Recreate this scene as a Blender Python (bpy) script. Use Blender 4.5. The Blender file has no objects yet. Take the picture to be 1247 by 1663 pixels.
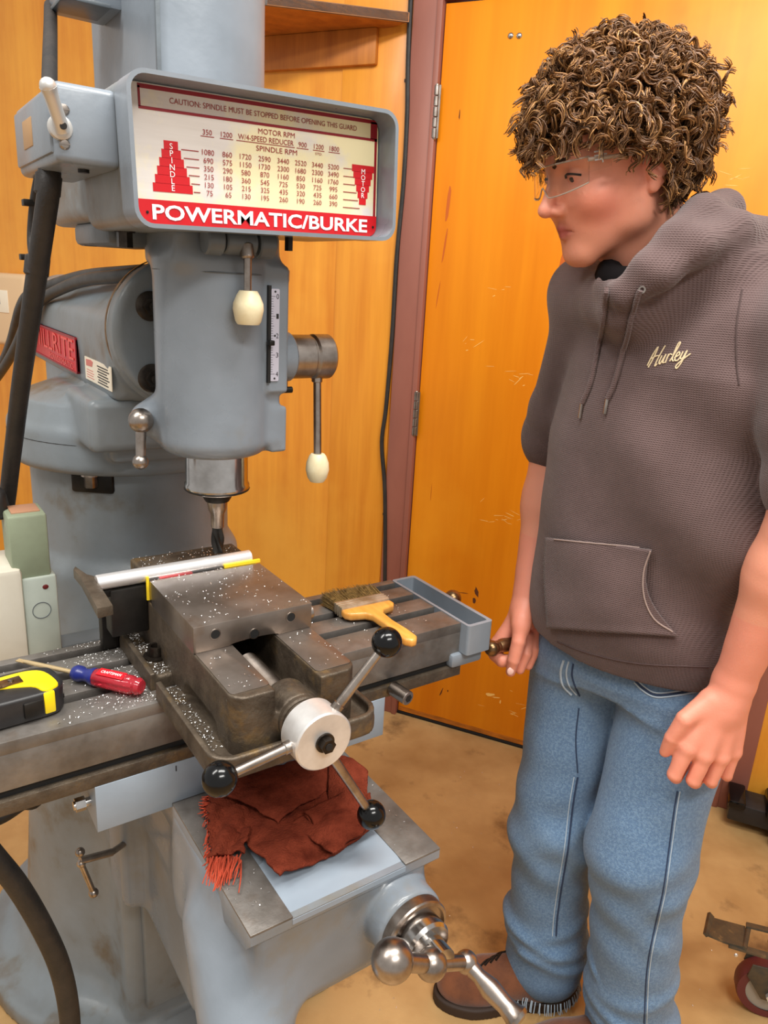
import bpy, bmesh, math, random
import numpy as np
from mathutils import Vector, Matrix, noise
random.seed(7); rng = np.random.RandomState(5)
scene = bpy.context.scene
C = scene.collection

# ------------------------------------------------------------------ camera
IW, IH, F = 1247.0, 1663.0, 1215.0
CAMH = 1.42
def nrm(v):
    v = np.array(v, float); return v/np.linalg.norm(v)
_down = nrm((397-IW/2, 4800-IH/2, F)); _up = -_down
_X = np.array((2450-IW/2, 570-IH/2, F)); _X = nrm(_X-_down*_X.dot(_down))
RM = np.stack([_X, np.cross(_up, _X), _up])          # world = RM @ camera(x right, y down, z forward)
EYE = np.array((0, 0, CAMH))
cd = bpy.data.cameras.new('camera'); cam = bpy.data.objects.new('camera', cd); C.objects.link(cam)
cd.sensor_fit = 'HORIZONTAL'; cd.sensor_width = 36.0; cd.lens = 36.0*F/IW
cd.clip_start = 0.02
cam.matrix_world = Matrix([[RM[0][0], -RM[0][1], -RM[0][2], 0], [RM[1][0], -RM[1][1], -RM[1][2], 0],
                           [RM[2][0], -RM[2][1], -RM[2][2], CAMH], [0, 0, 0, 1]])
scene.camera = cam
# ------------------------------------------------------------------ light
w = bpy.data.worlds.new('world'); scene.world = w; w.use_nodes = True
w.node_tree.nodes['Background'].inputs[0].default_value = (1.0, 0.97, 0.93, 1)
w.node_tree.nodes['Background'].inputs[1].default_value = 0.42
def area(name, loc, aim, sx, sy, e, col=(1, .97, .92)):
    l = bpy.data.lights.new(name, 'AREA'); l.shape = 'RECTANGLE'; l.size = sx; l.size_y = sy; l.energy = e; l.color = col
    o = bpy.data.objects.new(name, l); C.objects.link(o); o.location = loc
    o.rotation_euler = (Vector(aim)-Vector(loc)).to_track_quat('-Z', 'Y').to_euler()
area('ceiling_light', (0.55, 0.25, 2.95), (0.6, 0.4, 0), 1.3, 0.35, 36)
area('ceiling_light', (-0.9, 0.9, 2.95), (-0.7, 0.9, 0), 0.35, 1.3, 28)
area('ceiling_light', (0.2, -1.1, 2.95), (0.3, -0.6, 0), 1.3, 0.35, 36)
scene.view_settings.view_transform = 'Standard'; scene.view_settings.look = 'None'
scene.view_settings.gamma = 1.0; scene.view_settings.use_curve_mapping = False
scene.view_settings.exposure = 0.5

# ------------------------------------------------------------------ points from the survey of the place
_fw = RM@np.array((0, 0, 1.)); FH = nrm((_fw[0], _fw[1], 0)); RT = np.array((FH[1], -FH[0], 0))
def _ray(x, y): return RM@np.array(((x-IW/2)/F, (y-IH/2)/F, 1.))
def onpl(x, y, p, n):
    r = _ray(x, y); p = np.array(p, float); n = np.array(n, float)
    return EYE+r*((p-EYE)@n)/(r@n)
def onx(x, y, v): return onpl(x, y, (v, 0, 0), (1, 0, 0))
def ony(x, y, v): return onpl(x, y, (0, v, 0), (0, 1, 0))
def onz(x, y, v): return onpl(x, y, (0, 0, v), (0, 0, 1))
def at(x, y, d): return onpl(x, y, FH*d, FH)

# ------------------------------------------------------------------ materials
def srgb(c):
    return tuple(((v/255)/12.92 if v/255 <= .04045 else ((v/255+.055)/1.055)**2.4) for v in c)
def mat(name, c, rough=.5, metal=0., c2=None, scale=8., stretch=(1, 1, 1), lo=.35, hi=.7, bump=0., bscale=60., detail=4., spec=.5,
        c3=None, s3=3., l3=.58, h3=.66, trans=0., rvar=0., coat=0., bstretch=None, sheen=0., sub=0., ior=None):
    m = bpy.data.materials.new(name); m.use_nodes = True; nt = m.node_tree; N = nt.nodes; L = nt.links
    b = N['Principled BSDF']; b.inputs['Roughness'].default_value = rough; b.inputs['Metallic'].default_value = metal
    b.inputs['Specular IOR Level'].default_value = spec
    b.inputs['Base Color'].default_value = (*srgb(c), 1)
    if ior: b.inputs['IOR'].default_value = ior
    if trans: b.inputs['Transmission Weight'].default_value = trans
    if coat: b.inputs['Coat Weight'].default_value = coat; b.inputs['Coat Roughness'].default_value = .15
    if sheen: b.inputs['Sheen Weight'].default_value = sheen
    if sub:
        b.inputs['Subsurface Weight'].default_value = sub; b.inputs['Subsurface Radius'].default_value = (1, .35, .2)
        b.inputs['Subsurface Scale'].default_value = .008
    tc = N.new('ShaderNodeTexCoord')
    def mapped(st):
        mp = N.new('ShaderNodeMapping'); mp.inputs['Scale'].default_value = st; L.new(tc.outputs['Object'], mp.inputs['Vector']); return mp.outputs[0]
    def tex(sc, st, det=4.):
        n = N.new('ShaderNodeTexNoise'); n.inputs['Scale'].default_value = sc; n.inputs['Detail'].default_value = det
        n.inputs['Roughness'].default_value = .62
        L.new(mapped(st), n.inputs['Vector']); return n.outputs['Fac']
    def ramp(src, a, z):
        r = N.new('ShaderNodeMapRange'); r.inputs[1].default_value = a; r.inputs[2].default_value = z; L.new(src, r.inputs[0]); return r.outputs[0]
    def mix(fac, a, bcol):
        x = N.new('ShaderNodeMix'); x.data_type = 'RGBA'; L.new(fac, x.inputs['Factor'])
        if isinstance(a, tuple): x.inputs['A'].default_value = (*srgb(a), 1)
        else: L.new(a, x.inputs['A'])
        x.inputs['B'].default_value = (*srgb(bcol), 1); return x.outputs['Result']
    cur = None
    if c2:
        cur = mix(ramp(tex(scale, stretch, detail), lo, hi), c, c2)
    if c3:
        cur = mix(ramp(tex(s3, (1, 1, 1), 6.), l3, h3), cur or c, c3)
    if cur: L.new(cur, b.inputs['Base Color'])
    if rvar:
        r = N.new('ShaderNodeMapRange'); r.inputs[1].default_value = .3; r.inputs[2].default_value = .7
        r.inputs[3].default_value = rough-rvar; r.inputs[4].default_value = rough+rvar
        L.new(tex(scale*1.7, stretch), r.inputs[0]); L.new(r.outputs[0], b.inputs['Roughness'])
    if bump:
        bp = N.new('ShaderNodeBump'); bp.inputs['Strength'].default_value = bump; bp.inputs['Distance'].default_value = .004
        L.new(tex(bscale, bstretch or stretch), bp.inputs['Height']); L.new(bp.outputs[0], b.inputs['Normal'])
    return m
def weave(m, sx, sy, strength, axis_rot=(0, 0, 0), dist=.0015, diag=False):
    """fine woven relief added to a material"""
    nt = m.node_tree; N = nt.nodes; L = nt.links; b = N['Principled BSDF']
    tc = N.new('ShaderNodeTexCoord'); hs = []
    for ax, s in (('X', sx), ('Z', sy)):
        wv = N.new('ShaderNodeTexWave'); wv.bands_direction = ax if not diag else 'DIAGONAL'; wv.inputs['Scale'].default_value = s
        wv.inputs['Distortion'].default_value = .6; wv.inputs['Detail'].default_value = 1.
        mp = N.new('ShaderNodeMapping'); mp.inputs['Rotation'].default_value = axis_rot
        L.new(tc.outputs['Object'], mp.inputs['Vector']); L.new(mp.outputs[0], wv.inputs['Vector']); hs.append(wv.outputs['Fac'])
    a = N.new('ShaderNodeMath'); a.operation = 'MULTIPLY' if not diag else 'ADD'; L.new(hs[0], a.inputs[0]); L.new(hs[1], a.inputs[1])
    bp = N.new('ShaderNodeBump'); bp.inputs['Strength'].default_value = strength; bp.inputs['Distance'].default_value = dist
    L.new(a.outputs[0], bp.inputs['Height'])
    old = b.inputs['Normal'].links
    if old: L.new(old[0].from_socket, bp.inputs['Normal'])
    L.new(bp.outputs[0], b.inputs['Normal'])
    return a.outputs[0]

M = {}
M['paint'] = mat('grey_machine_paint', (130, 138, 147), .30, 0, (112, 120, 128), 5, c3=(118, 110, 94), s3=4.5, l3=.6, h3=.78, bump=.15, bscale=25, rvar=.06)
M['paint_grimy'] = mat('grimy_grey_paint', (128, 136, 142), .38, 0, (114, 117, 116), 6, c3=(96, 78, 52), s3=6, l3=.56, h3=.74, bump=.2, bscale=30)
M['paint_dark'] = mat('dark_grey_paint', (98, 106, 112), .4, 0, (76, 80, 84), 9, bump=.15, bscale=40)
M['paint_light'] = mat('light_grey_paint', (146, 158, 170), .38, 0, (134, 145, 157), 7, bump=.1, bscale=30)
M['green'] = mat('pale_green_paint', (146, 156, 130), .5, 0, (134, 142, 118), 14, c3=(122, 96, 70), s3=18, l3=.66, h3=.72)
M['boxgrey'] = mat('pale_grey_enamel', (178, 186, 176), .45, 0, (164, 172, 162), 12)
M['beige'] = mat('warm_beige_enamel', (214, 208, 192), .45, 0, (200, 192, 174), 10)
M['steel_table'] = mat('worn_table_steel', (132, 127, 122), .42, .55, (92, 86, 80), 14, c3=(104, 84, 66), s3=9, l3=.6, h3=.78, bump=.1, bscale=120, rvar=.1)
M['cast'] = mat('oily_cast_iron', (104, 92, 78), .5, .55, (64, 54, 44), 22, c3=(128, 104, 68), s3=16, l3=.58, h3=.72, bump=.35, bscale=110)
M['jaw'] = mat('ground_steel', (150, 140, 132), .34, .8, (112, 100, 90), 10, c3=(120, 90, 62), s3=7, l3=.6, h3=.78, rvar=.08)
M['chrome'] = mat('bright_steel', (205, 202, 200), .18, 1., (160, 156, 152), 16, rvar=.06)
M['barsteel'] = mat('polished_bar_steel', (244, 242, 242), .28, .7)
M['satin'] = mat('satin_steel', (176, 166, 158), .3, 1., (130, 118, 108), 30)
M['alu'] = mat('turned_aluminium', (226, 224, 222), .38, .6, (196, 192, 188), 20)
M['dark'] = mat('blackened_steel', (44, 41, 38), .45, .6, (28, 26, 24), 30)
M['bolt'] = mat('oily_bolt_steel', (74, 66, 58), .35, .8, (40, 34, 30), 40)
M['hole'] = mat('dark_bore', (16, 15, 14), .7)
M['ball'] = mat('black_phenolic', (10, 10, 11), .16, 0, spec=.35)
M['cream'] = mat('cream_plastic', (232, 222, 188), .4, 0, (216, 200, 158), 30)
M['bronze'] = mat('brown_handle_metal', (150, 118, 84), .3, .9, (92, 70, 48), 40)
M['rubber'] = mat('black_rubber', (30, 28, 27), .55, 0, (48, 42, 38), 30, bump=.2, bscale=200)
M['cable'] = mat('grey_black_cable', (66, 63, 60), .5, 0, (46, 44, 42), 40)
M['silver'] = mat('brushed_sign_plate', (226, 220, 214), .4, .12, (206, 198, 190), 40, (.06, 1, 1), c3=(236, 224, 180), s3=5, l3=.46, h3=.56)
M['sign_red'] = mat('sign_red', (206, 22, 32), .35, 0, (190, 14, 24), 12)
M['dark_red'] = mat('sign_dark_red', (140, 12, 26), .4)
M['sign_white'] = mat('sign_white', (250, 246, 244), .4)
M['sign_brown'] = mat('sign_lettering', (150, 44, 44), .5)
M['ink'] = mat('black_ink', (26, 24, 24), .6)
M['label'] = mat('paper_label', (238, 226, 204), .55)
M['scale'] = mat('scale_plate', (196, 194, 208), .35, .3)
M['ply'] = mat('varnished_plywood', (236, 158, 48), .42, 0, (212, 128, 30), 3.2, (5, 5, .35), c3=(244, 176, 66), s3=1.1, l3=.42, h3=.7, bump=.05, bscale=30, coat=.1)
M['ply2'] = mat('shelf_plywood', (196, 122, 44), .5, 0, (166, 96, 30), 5, (6, 6, .6))
M['door'] = mat('orange_varnished_door', (240, 146, 22), .38, 0, (222, 124, 12), 2.2, (4, 4, .3), c3=(248, 166, 40), s3=.9, l3=.45, h3=.7, spec=.25)
M['jamb'] = mat('brown_jamb_paint', (158, 98, 82), .45, 0, (142, 86, 72), 5, (1, 1, .4))
M['concrete'] = mat('tan_concrete', (200, 162, 108), .55, 0, (166, 126, 76), 3.6, c3=(122, 92, 58), s3=5.5, l3=.58, h3=.72, bump=.25, bscale=40, rvar=.1)
M['shelf_edge'] = mat('grey_shelf_edge', (104, 96, 92), .6, 0, (82, 74, 70), 20)
M['wood'] = mat('brush_handle_wood', (226, 162, 76), .4, 0, (206, 136, 54), 16, (6, 1, 1), coat=.3)
M['bristle'] = mat('bristle', (176, 146, 90), .6, 0, (104, 82, 46), 160)
M['yellow'] = mat('yellow_plastic', (250, 218, 20), .35)
M['blackplastic'] = mat('black_plastic', (38, 37, 38), .45, 0, (26, 25, 26), 40)
M['redclear'] = mat('clear_red_plastic', (214, 60, 74), .08, 0, trans=.6, ior=1.45)
M['redband'] = mat('red_print', (222, 20, 34), .3)
M['blue'] = mat('blue_plastic', (34, 42, 110), .3)
M['brass'] = mat('brass_shank', (222, 196, 150), .25, .7)
M['yshim'] = mat('yellow_paper', (248, 214, 40), .5)
M['rag'] = mat('rust_red_terry', (138, 62, 42), .95, 0, (100, 40, 26), 34, bump=.9, bscale=420, spec=.1)
M['caster_red'] = mat('maroon_wheel', (96, 36, 38), .45)
M['castergrey'] = mat('worn_dark_metal', (70, 68, 62), .5, .4, (96, 84, 66), 40, c3=(128, 108, 78), s3=30, l3=.6, h3=.7)
M['wheelgrey'] = mat('grey_hub', (150, 142, 130), .5)

# ------------------------------------------------------------------ mesh helpers
def world_inv(p):
    v = Vector((0, 0, 0))
    while p is not None: v += p.location; p = p.parent
    return v
def obj(name, bm, m, parent=None, smooth=35):
    if isinstance(bm, bmesh.types.BMesh):
        me = bpy.data.meshes.new(name); bm.to_mesh(me); bm.free()
    else: me = bm; me.name = name
    me.materials.clear(); me.materials.append(M[m] if isinstance(m, str) else m)
    if smooth:
        me.polygons.foreach_set('use_smooth', [True]*len(me.polygons))
        if smooth < 180: me.set_sharp_from_angle(angle=math.radians(smooth))
    o = bpy.data.objects.new(name, me); C.objects.link(o)
    if parent is not None:
        o.parent = parent; o.location = -world_inv(parent)
    return o
def tag(o, label=None, cat=None, group=None, kind=None):
    if label: o['label'] = label
    if cat: o['category'] = cat
    if group: o['group'] = group
    if kind: o['kind'] = kind
    return o
def thing(name, label, cat, loc, group=None):
    o = bpy.data.objects.new(name, None); C.objects.link(o); o.location = loc; o.empty_display_size = .05
    return tag(o, label, cat, group)
def B(): return bmesh.new()
def xf(bm, geom, mtx): bmesh.ops.transform(bm, matrix=mtx, verts=geom)
def frame(o, ex, ez=None):
    """matrix with local x = ex, local z = ez at o"""
    ex = Vector(ex).normalized(); ez = Vector(ez if ez is not None else (0, 0, 1)); ey = ez.cross(ex).normalized(); ez = ex.cross(ey)
    return Matrix(((ex.x, ey.x, ez.x, o[0]), (ex.y, ey.y, ez.y, o[1]), (ex.z, ey.z, ez.z, o[2]), (0, 0, 0, 1)))
def axisframe(o, az):
    az = Vector(az).normalized(); t = Vector((0, 0, 1)) if abs(az.z) < .9 else Vector((1, 0, 0))
    ax = t.cross(az).normalized(); ay = az.cross(ax)
    return Matrix(((ax.x, ay.x, az.x, o[0]), (ax.y, ay.y, az.y, o[1]), (ax.z, ay.z, az.z, o[2]), (0, 0, 0, 1)))
def box(bm, lo, hi, bev=0., mtx=None, seg=2):
    r = bmesh.ops.create_cube(bm, size=1); vs = r['verts']
    for v in vs:
        v.co = Vector([lo[i]+(v.co[i]+.5)*(hi[i]-lo[i]) for i in range(3)])
    es = list({e for v in vs for e in v.link_edges})
    if bev:
        g = bmesh.ops.bevel(bm, geom=es, offset=bev, segments=seg, affect='EDGES', profile=.5); vs = list({v for f in g['faces'] for v in f.verts} | {v for v in vs if v.is_valid})
    if mtx is not None: xf(bm, vs, mtx)
    return vs
def prism(bm, pts, d, mtx=None, bev=0., seg=2):
    """polygon in local xy extruded along local z by d"""
    a = [bm.verts.new((p[0], p[1], 0)) for p in pts]; b = [bm.verts.new((p[0], p[1], d)) for p in pts]
    n = len(pts); fs = [bm.faces.new(a[::-1]), bm.faces.new(b)]
    for i in range(n): fs.append(bm.faces.new((a[i], a[(i+1) % n], b[(i+1) % n], b[i])))
    vs = a+b
    bmesh.ops.recalc_face_normals(bm, faces=fs)
    if bev:
        es = list({e for f in fs[:2] for e in f.edges})
        g = bmesh.ops.bevel(bm, geom=es, offset=bev, segments=seg, affect='EDGES', profile=.5)
        vs = list({v for f in g['faces'] for v in f.verts} | {v for v in vs if v.is_valid})
    if mtx is not None: xf(bm, vs, mtx)
    return vs
def ring_prism(bm, outer, inner, d, mtx=None):
    n = len(outer); L = []
    for pts, z in ((outer, 0), (outer, d), (inner, d), (inner, 0)): L.append([bm.verts.new((p[0], p[1], z)) for p in pts])
    for k in range(4):
        a, b = L[k], L[(k+1) % 4]
        for i in range(n): bm.faces.new((a[i], a[(i+1) % n], b[(i+1) % n], b[i]))
    vs = [v for l in L for v in l]
    bmesh.ops.recalc_face_normals(bm, faces=list({f for v in vs for f in v.link_faces}))
    if mtx is not None: xf(bm, vs, mtx)
    return vs
def rrect(x0, y0, x1, y1, r, n=6):
    p = []
    for cx, cy, a in ((x1-r, y1-r, 0), (x0+r, y1-r, 90), (x0+r, y0+r, 180), (x1-r, y0+r, 270)):
        for i in range(n+1):
            t = math.radians(a+90*i/n); p.append((cx+r*math.cos(t), cy+r*math.sin(t)))
    return p
def lathe(bm, prof, mtx=None, n=32):
    """profile [(r, z)] revolved round local z; ends closed when r = 0"""
    rows = []
    for r, z in prof:
        if r < 1e-6: rows.append([bm.verts.new((0, 0, z))])
        else: rows.append([bm.verts.new((r*math.cos(2*math.pi*i/n), r*math.sin(2*math.pi*i/n), z)) for i in range(n)])
    for a, b in zip(rows, rows[1:]):
        for i in range(n):
            j = (i+1) % n
            if len(a) == 1 and len(b) == 1: continue
            if len(a) == 1: bm.faces.new((a[0], b[j], b[i]))
            elif len(b) == 1: bm.faces.new((a[i], a[j], b[0]))
            else: bm.faces.new((a[i], a[j], b[j], b[i]))
    vs = [v for r in rows for v in r]
    bmesh.ops.recalc_face_normals(bm, faces=list({f for v in vs for f in v.link_faces}))
    if mtx is not None: xf(bm, vs, mtx)
    return vs
def cyl(bm, p0, p1, r0, r1=None, n=24, bev=0.):
    r1 = r0 if r1 is None else r1; p0 = Vector(p0); p1 = Vector(p1); h = (p1-p0).length
    pr = [(0, 0), (r0-bev, 0), (r0, bev), (r1, h-bev), (r1-bev, h), (0, h)] if bev else [(0, 0), (r0, 0), (r1, h), (0, h)]
    return lathe(bm, pr, axisframe(p0, p1-p0), n)
def ball(bm, c, r, n=24, sc=(1, 1, 1)):
    pr = [(r*math.sin(math.pi*i/(n//2)), -r*math.cos(math.pi*i/(n//2))) for i in range(n//2+1)]
    pr[0] = (0, -r); pr[-1] = (0, r)
    return lathe(bm, pr, Matrix.Translation(c)@Matrix.Diagonal((*sc, 1)), n)
def hexa(bm, p0, p1, r): return lathe(bm, [(0, 0), (r, 0), (r, (Vector(p1)-Vector(p0)).length), (0, (Vector(p1)-Vector(p0)).length)], axisframe(p0, Vector(p1)-Vector(p0)), 6)
def spline(pts, n=8):
    P = [np.array(p, float) for p in pts]; P = [2*P[0]-P[1]]+P+[2*P[-1]-P[-2]]; out = []
    for i in range(1, len(P)-2):
        for k in range(n):
            t = k/n; a, b, c, d = P[i-1:i+3]
            out.append(.5*((2*b)+(c-a)*t+(2*a-5*b+4*c-d)*t*t+(3*b-a-3*c+d)*t**3))
    out.append(P[-2]); return out
def tube(bm, pts, r, n=10, smooth=8, caps=True):
    P = spline(pts, smooth) if smooth else [np.array(p, float) for p in pts]
    R = r if callable(r) else (lambda t: r)
    m = len(P); T = [nrm(P[min(i+1, m-1)]-P[max(i-1, 0)]) for i in range(m)]
    u = nrm(np.cross(T[0], (0, 0, 1) if abs(T[0][2]) < .9 else (1, 0, 0))); rows = []
    for i in range(m):
        u = nrm(u-T[i]*u.dot(T[i])); v = np.cross(T[i], u); rr = R(i/(m-1))
        rows.append([bm.verts.new(P[i]+rr*(u*math.cos(2*math.pi*k/n)+v*math.sin(2*math.pi*k/n))) for k in range(n)])
    for a, b in zip(rows, rows[1:]):
        for k in range(n): bm.faces.new((a[k], a[(k+1) % n], b[(k+1) % n], b[k]))
    if caps: bm.faces.new(rows[0][::-1]); bm.faces.new(rows[-1])
    return [v for r_ in rows for v in r_]
def quadgrid(bm, fn, nu, nv, thick=0.):
    """surface fn(u,v) as a grid; with thick it becomes a closed sheet"""
    P = [[np.array(fn(i/nu, j/nv), float) for j in range(nv+1)] for i in range(nu+1)]
    top = [[bm.verts.new(p) for p in row] for row in P]
    for i in range(nu):
        for j in range(nv): bm.faces.new((top[i][j], top[i+1][j], top[i+1][j+1], top[i][j+1]))
    if thick:
        bot = []
        for i in range(nu+1):
            row = []
            for j in range(nv+1):
                du = P[min(i+1, nu)][j]-P[max(i-1, 0)][j]; dv = P[i][min(j+1, nv)]-P[i][max(j-1, 0)]
                nn = np.cross(du, dv); nn = nn/(np.linalg.norm(nn)+1e-12); row.append(bm.verts.new(P[i][j]-nn*thick))
            bot.append(row)
        for i in range(nu):
            for j in range(nv): bm.faces.new((bot[i][j], bot[i][j+1], bot[i+1][j+1], bot[i+1][j]))
        for i in range(nu):
            bm.faces.new((top[i][0], bot[i][0], bot[i+1][0], top[i+1][0])); bm.faces.new((top[i+1][nv], bot[i+1][nv], bot[i][nv], top[i][nv]))
        for j in range(nv):
            bm.faces.new((top[0][j+1], bot[0][j+1], bot[0][j], top[0][j])); bm.faces.new((top[nu][j], bot[nu][j], bot[nu][j+1], top[nu][j+1]))
_deps = None
def text_into(bm, s, x0, x1, z0, z1, mtx, ext=.0004, keep=False, bold=0.):
    """lettering fitted to the rectangle x0..x1, z0..z1 of a local xy plane, raised along local z"""
    cu = bpy.data.curves.new('t', 'FONT'); cu.body = s; cu.extrude = 0; cu.resolution_u = 3; cu.offset = bold
    o = bpy.data.objects.new('t', cu); C.objects.link(o)
    bpy.context.view_layer.update()
    me = bpy.data.meshes.new_from_object(o.evaluated_get(bpy.context.evaluated_depsgraph_get()))
    bpy.data.objects.remove(o); bpy.data.curves.remove(cu)
    co = np.array([v.co for v in me.vertices]); lo, hi = co.min(0), co.max(0)
    if x1 is None: x1 = x0+(z1-z0)*(hi[0]-lo[0])/(hi[1]-lo[1])
    if keep == 'c':
        wd = (z1-z0)*(hi[0]-lo[0])/(hi[1]-lo[1]); c = (x0+x1)/2; x0, x1 = c-wd/2, c+wd/2
    q = [(x0+(c[0]-lo[0])/(hi[0]-lo[0])*(x1-x0), z0+(c[1]-lo[1])/(hi[1]-lo[1])*(z1-z0), ext) for c in co]
    vs = [bm.verts.new(mtx@Vector(p)) for p in q]
    for f in me.polygons:
        try: bm.faces.new([vs[i] for i in f.vertices])
        except ValueError: pass
    bpy.data.meshes.remove(me)

# ------------------------------------------------------------------ blended solids (distance fields -> one closed surface)
def smin(a, b, k):
    if k <= 0: return np.minimum(a, b)
    h = np.clip(.5+.5*(b-a)/k, 0, 1); return b+(a-b)*h-k*h*(1-h)
def s_cap(P, a, b, r0, r1=None):
    r1 = r0 if r1 is None else r1; a = np.asarray(a, float); b = np.asarray(b, float); d = b-a
    t = np.clip(((P-a)@d)/(d@d), 0, 1)
    return np.linalg.norm(P-a-t[..., None]*d, axis=-1)-(r0+(r1-r0)*t)
def s_ell(P, c, r, ax=None):
    q = P-np.asarray(c, float)
    if ax is not None: q = q@np.asarray(ax, float).T       # rows of ax = local axes
    r = np.asarray(r, float); k0 = np.linalg.norm(q/r, axis=-1); k1 = np.linalg.norm(q/(r*r), axis=-1)
    return k0*(k0-1)/np.maximum(k1, 1e-9)
def s_box(P, lo, hi, r=.005, ax=None):
    lo = np.asarray(lo, float); hi = np.asarray(hi, float); c = (lo+hi)/2
    q = P-c
    q = np.abs(q)-((hi-lo)/2-r)
    return np.linalg.norm(np.maximum(q, 0), axis=-1)+np.minimum(q.max(-1), 0)-r
def s_cylz(P, c, r, z0, z1, rnd=.004, axis=2):
    o = [i for i in range(3) if i != axis]
    dr = np.hypot(P[..., o[0]]-c[0], P[..., o[1]]-c[1])-(r-rnd)
    dz = np.abs(P[..., axis]-(z0+z1)/2)-((z1-z0)/2-rnd)
    return np.minimum(np.maximum(dr, dz), 0)+np.hypot(np.maximum(dr, 0), np.maximum(dz, 0))-rnd
def net(fn, lo, hi, h):
    """surface nets of fn on a grid"""
    lo = np.array(lo, float); hi = np.array(hi, float); n = np.ceil((hi-lo)/h).astype(int)+1
    ax = [lo[i]+h*np.arange(n[i]) for i in range(3)]
    bs = 8; nb = -(-n//bs)                      # coarse pass: only blocks near the surface are sampled finely
    cb = np.stack(np.meshgrid(*[lo[i]+h*(np.arange(nb[i])*bs+bs/2-.5) for i in range(3)], indexing='ij'), -1); cv = fn(cb)
    near = np.abs(cv) < h*bs*.87*1.7+.006
    full = lambda A: np.repeat(np.repeat(np.repeat(A, bs, 0), bs, 1), bs, 2)[:n[0], :n[1], :n[2]]
    V = full(np.where(cv < 0, -1., 1.)); ii = np.argwhere(full(near))
    for k in range(0, len(ii), 200000):
        j = ii[k:k+200000]; V[j[:, 0], j[:, 1], j[:, 2]] = fn(lo+h*j)
    S = V < 0; c = [slice(0, -1), slice(1, None)]
    cnt = np.zeros(n-1, int)
    for i in (0, 1):
        for j in (0, 1):
            for k in (0, 1): cnt += S[c[i], c[j], c[k]]
    act = (cnt > 0) & (cnt < 8); idx = -np.ones(n-1, int); cells = np.argwhere(act); idx[act] = np.arange(len(cells))
    acc = np.zeros((len(cells), 3)); num = np.zeros(len(cells))
    cor = [(i, j, k) for i in (0, 1) for j in (0, 1) for k in (0, 1)]
    for a in cor:
        for d in range(3):
            if a[d]: continue
            b = list(a); b[d] = 1
            va = V[tuple((cells+a).T)]; vb = V[tuple((cells+b).T)]; m = (va < 0) != (vb < 0)
            t = np.where(m, va/np.where(m, va-vb, 1), 0); p = np.tile(np.array(a, float), (len(cells), 1)); p[:, d] += t
            acc[m] += p[m]; num[m] += 1
    verts = lo+h*(cells+acc/num[:, None]); faces = []
    for d in range(3):
        u, v = [(1, 2), (2, 0), (0, 1)][d]
        sl0 = [slice(1, -1)]*3; sl0[d] = slice(0, -1); sl1 = list(sl0); sl1[d] = slice(1, None)
        if sl1[d].stop is None: pass
        A = S[tuple(sl0)]; Bv = S[tuple(sl1)]; e = np.argwhere(A != Bv)
        off = np.array([1, 1, 1]); off[d] = 0; e0 = e+off
        fl = A[tuple(e.T)]
        du = np.zeros(3, int); du[u] = 1; dv = np.zeros(3, int); dv[v] = 1
        q = [idx[tuple((e0-du-dv).T)], idx[tuple((e0-dv).T)], idx[tuple(e0.T)], idx[tuple((e0-du).T)]]
        Q = np.stack(q, 1); Q[~fl] = Q[~fl][:, ::-1]; faces.append(Q)
    Q = np.concatenate(faces); Q = Q[(Q >= 0).all(1)]
    me = bpy.data.meshes.new('net'); me.vertices.add(len(verts)); me.vertices.foreach_set('co', verts.ravel())
    me.loops.add(len(Q)*4); me.loops.foreach_set('vertex_index', Q.ravel().astype(np.int32))
    me.polygons.add(len(Q)); me.polygons.foreach_set('loop_start', np.arange(len(Q), dtype=np.int32)*4)
    me.update(calc_edges=True); me.validate(); return me
# ================================================================== THE SETTING
WA = np.array((1.381, 1.812, 0.)); WD = nrm((.533, -.846, 0)); WN = np.array((-WD[1]*-1, 0, 0)); WN = nrm((WD[1], -WD[0], 0))   # WN faces the camera
WM = Matrix(((WD[0], -WN[0], 0, WA[0]), (WD[1], -WN[1], 0, WA[1]), (0, 0, 1, 0), (0, 0, 0, 1)))    # local x along the wall, local y INTO the wall, z up
def wbox(bm, x0, x1, y0, y1, z0, z1, bev=0.): return box(bm, (x0, y0, z0), (x1, y1, z1), bev, WM)
def wallpt(px, py, off=0.):
    """point on the wall plane (off = distance out of it)"""
    return onpl(px, py, WA+WN*off, WN)
b = B(); box(b, (-2.6, -2.6, -.05), (4.4, 4.4, 0)); tag(obj('floor', b, 'concrete', smooth=0), kind='structure')
b = B(); wbox(b, -3.2, -.092, 0, .12, 0, 3.0); wall = tag(obj('wall_back', b, 'ply', smooth=0), kind='structure')
b = B(); wbox(b, -.3, -.098, -.004, .001, .0, 3.0, .001); obj('edge_panel', b, 'ply', wall)
b = B(); wbox(b, 1.09, 3.4, 0, .12, 0, 3.0); wall2 = tag(obj('wall_right', b, 'ply', smooth=0), kind='structure')
b = B(); wbox(b, -.092, 1.09, .0, .12, 2.19, 3.0); tag(obj('wall_top', b, 'ply', smooth=0), kind='structure')
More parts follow.
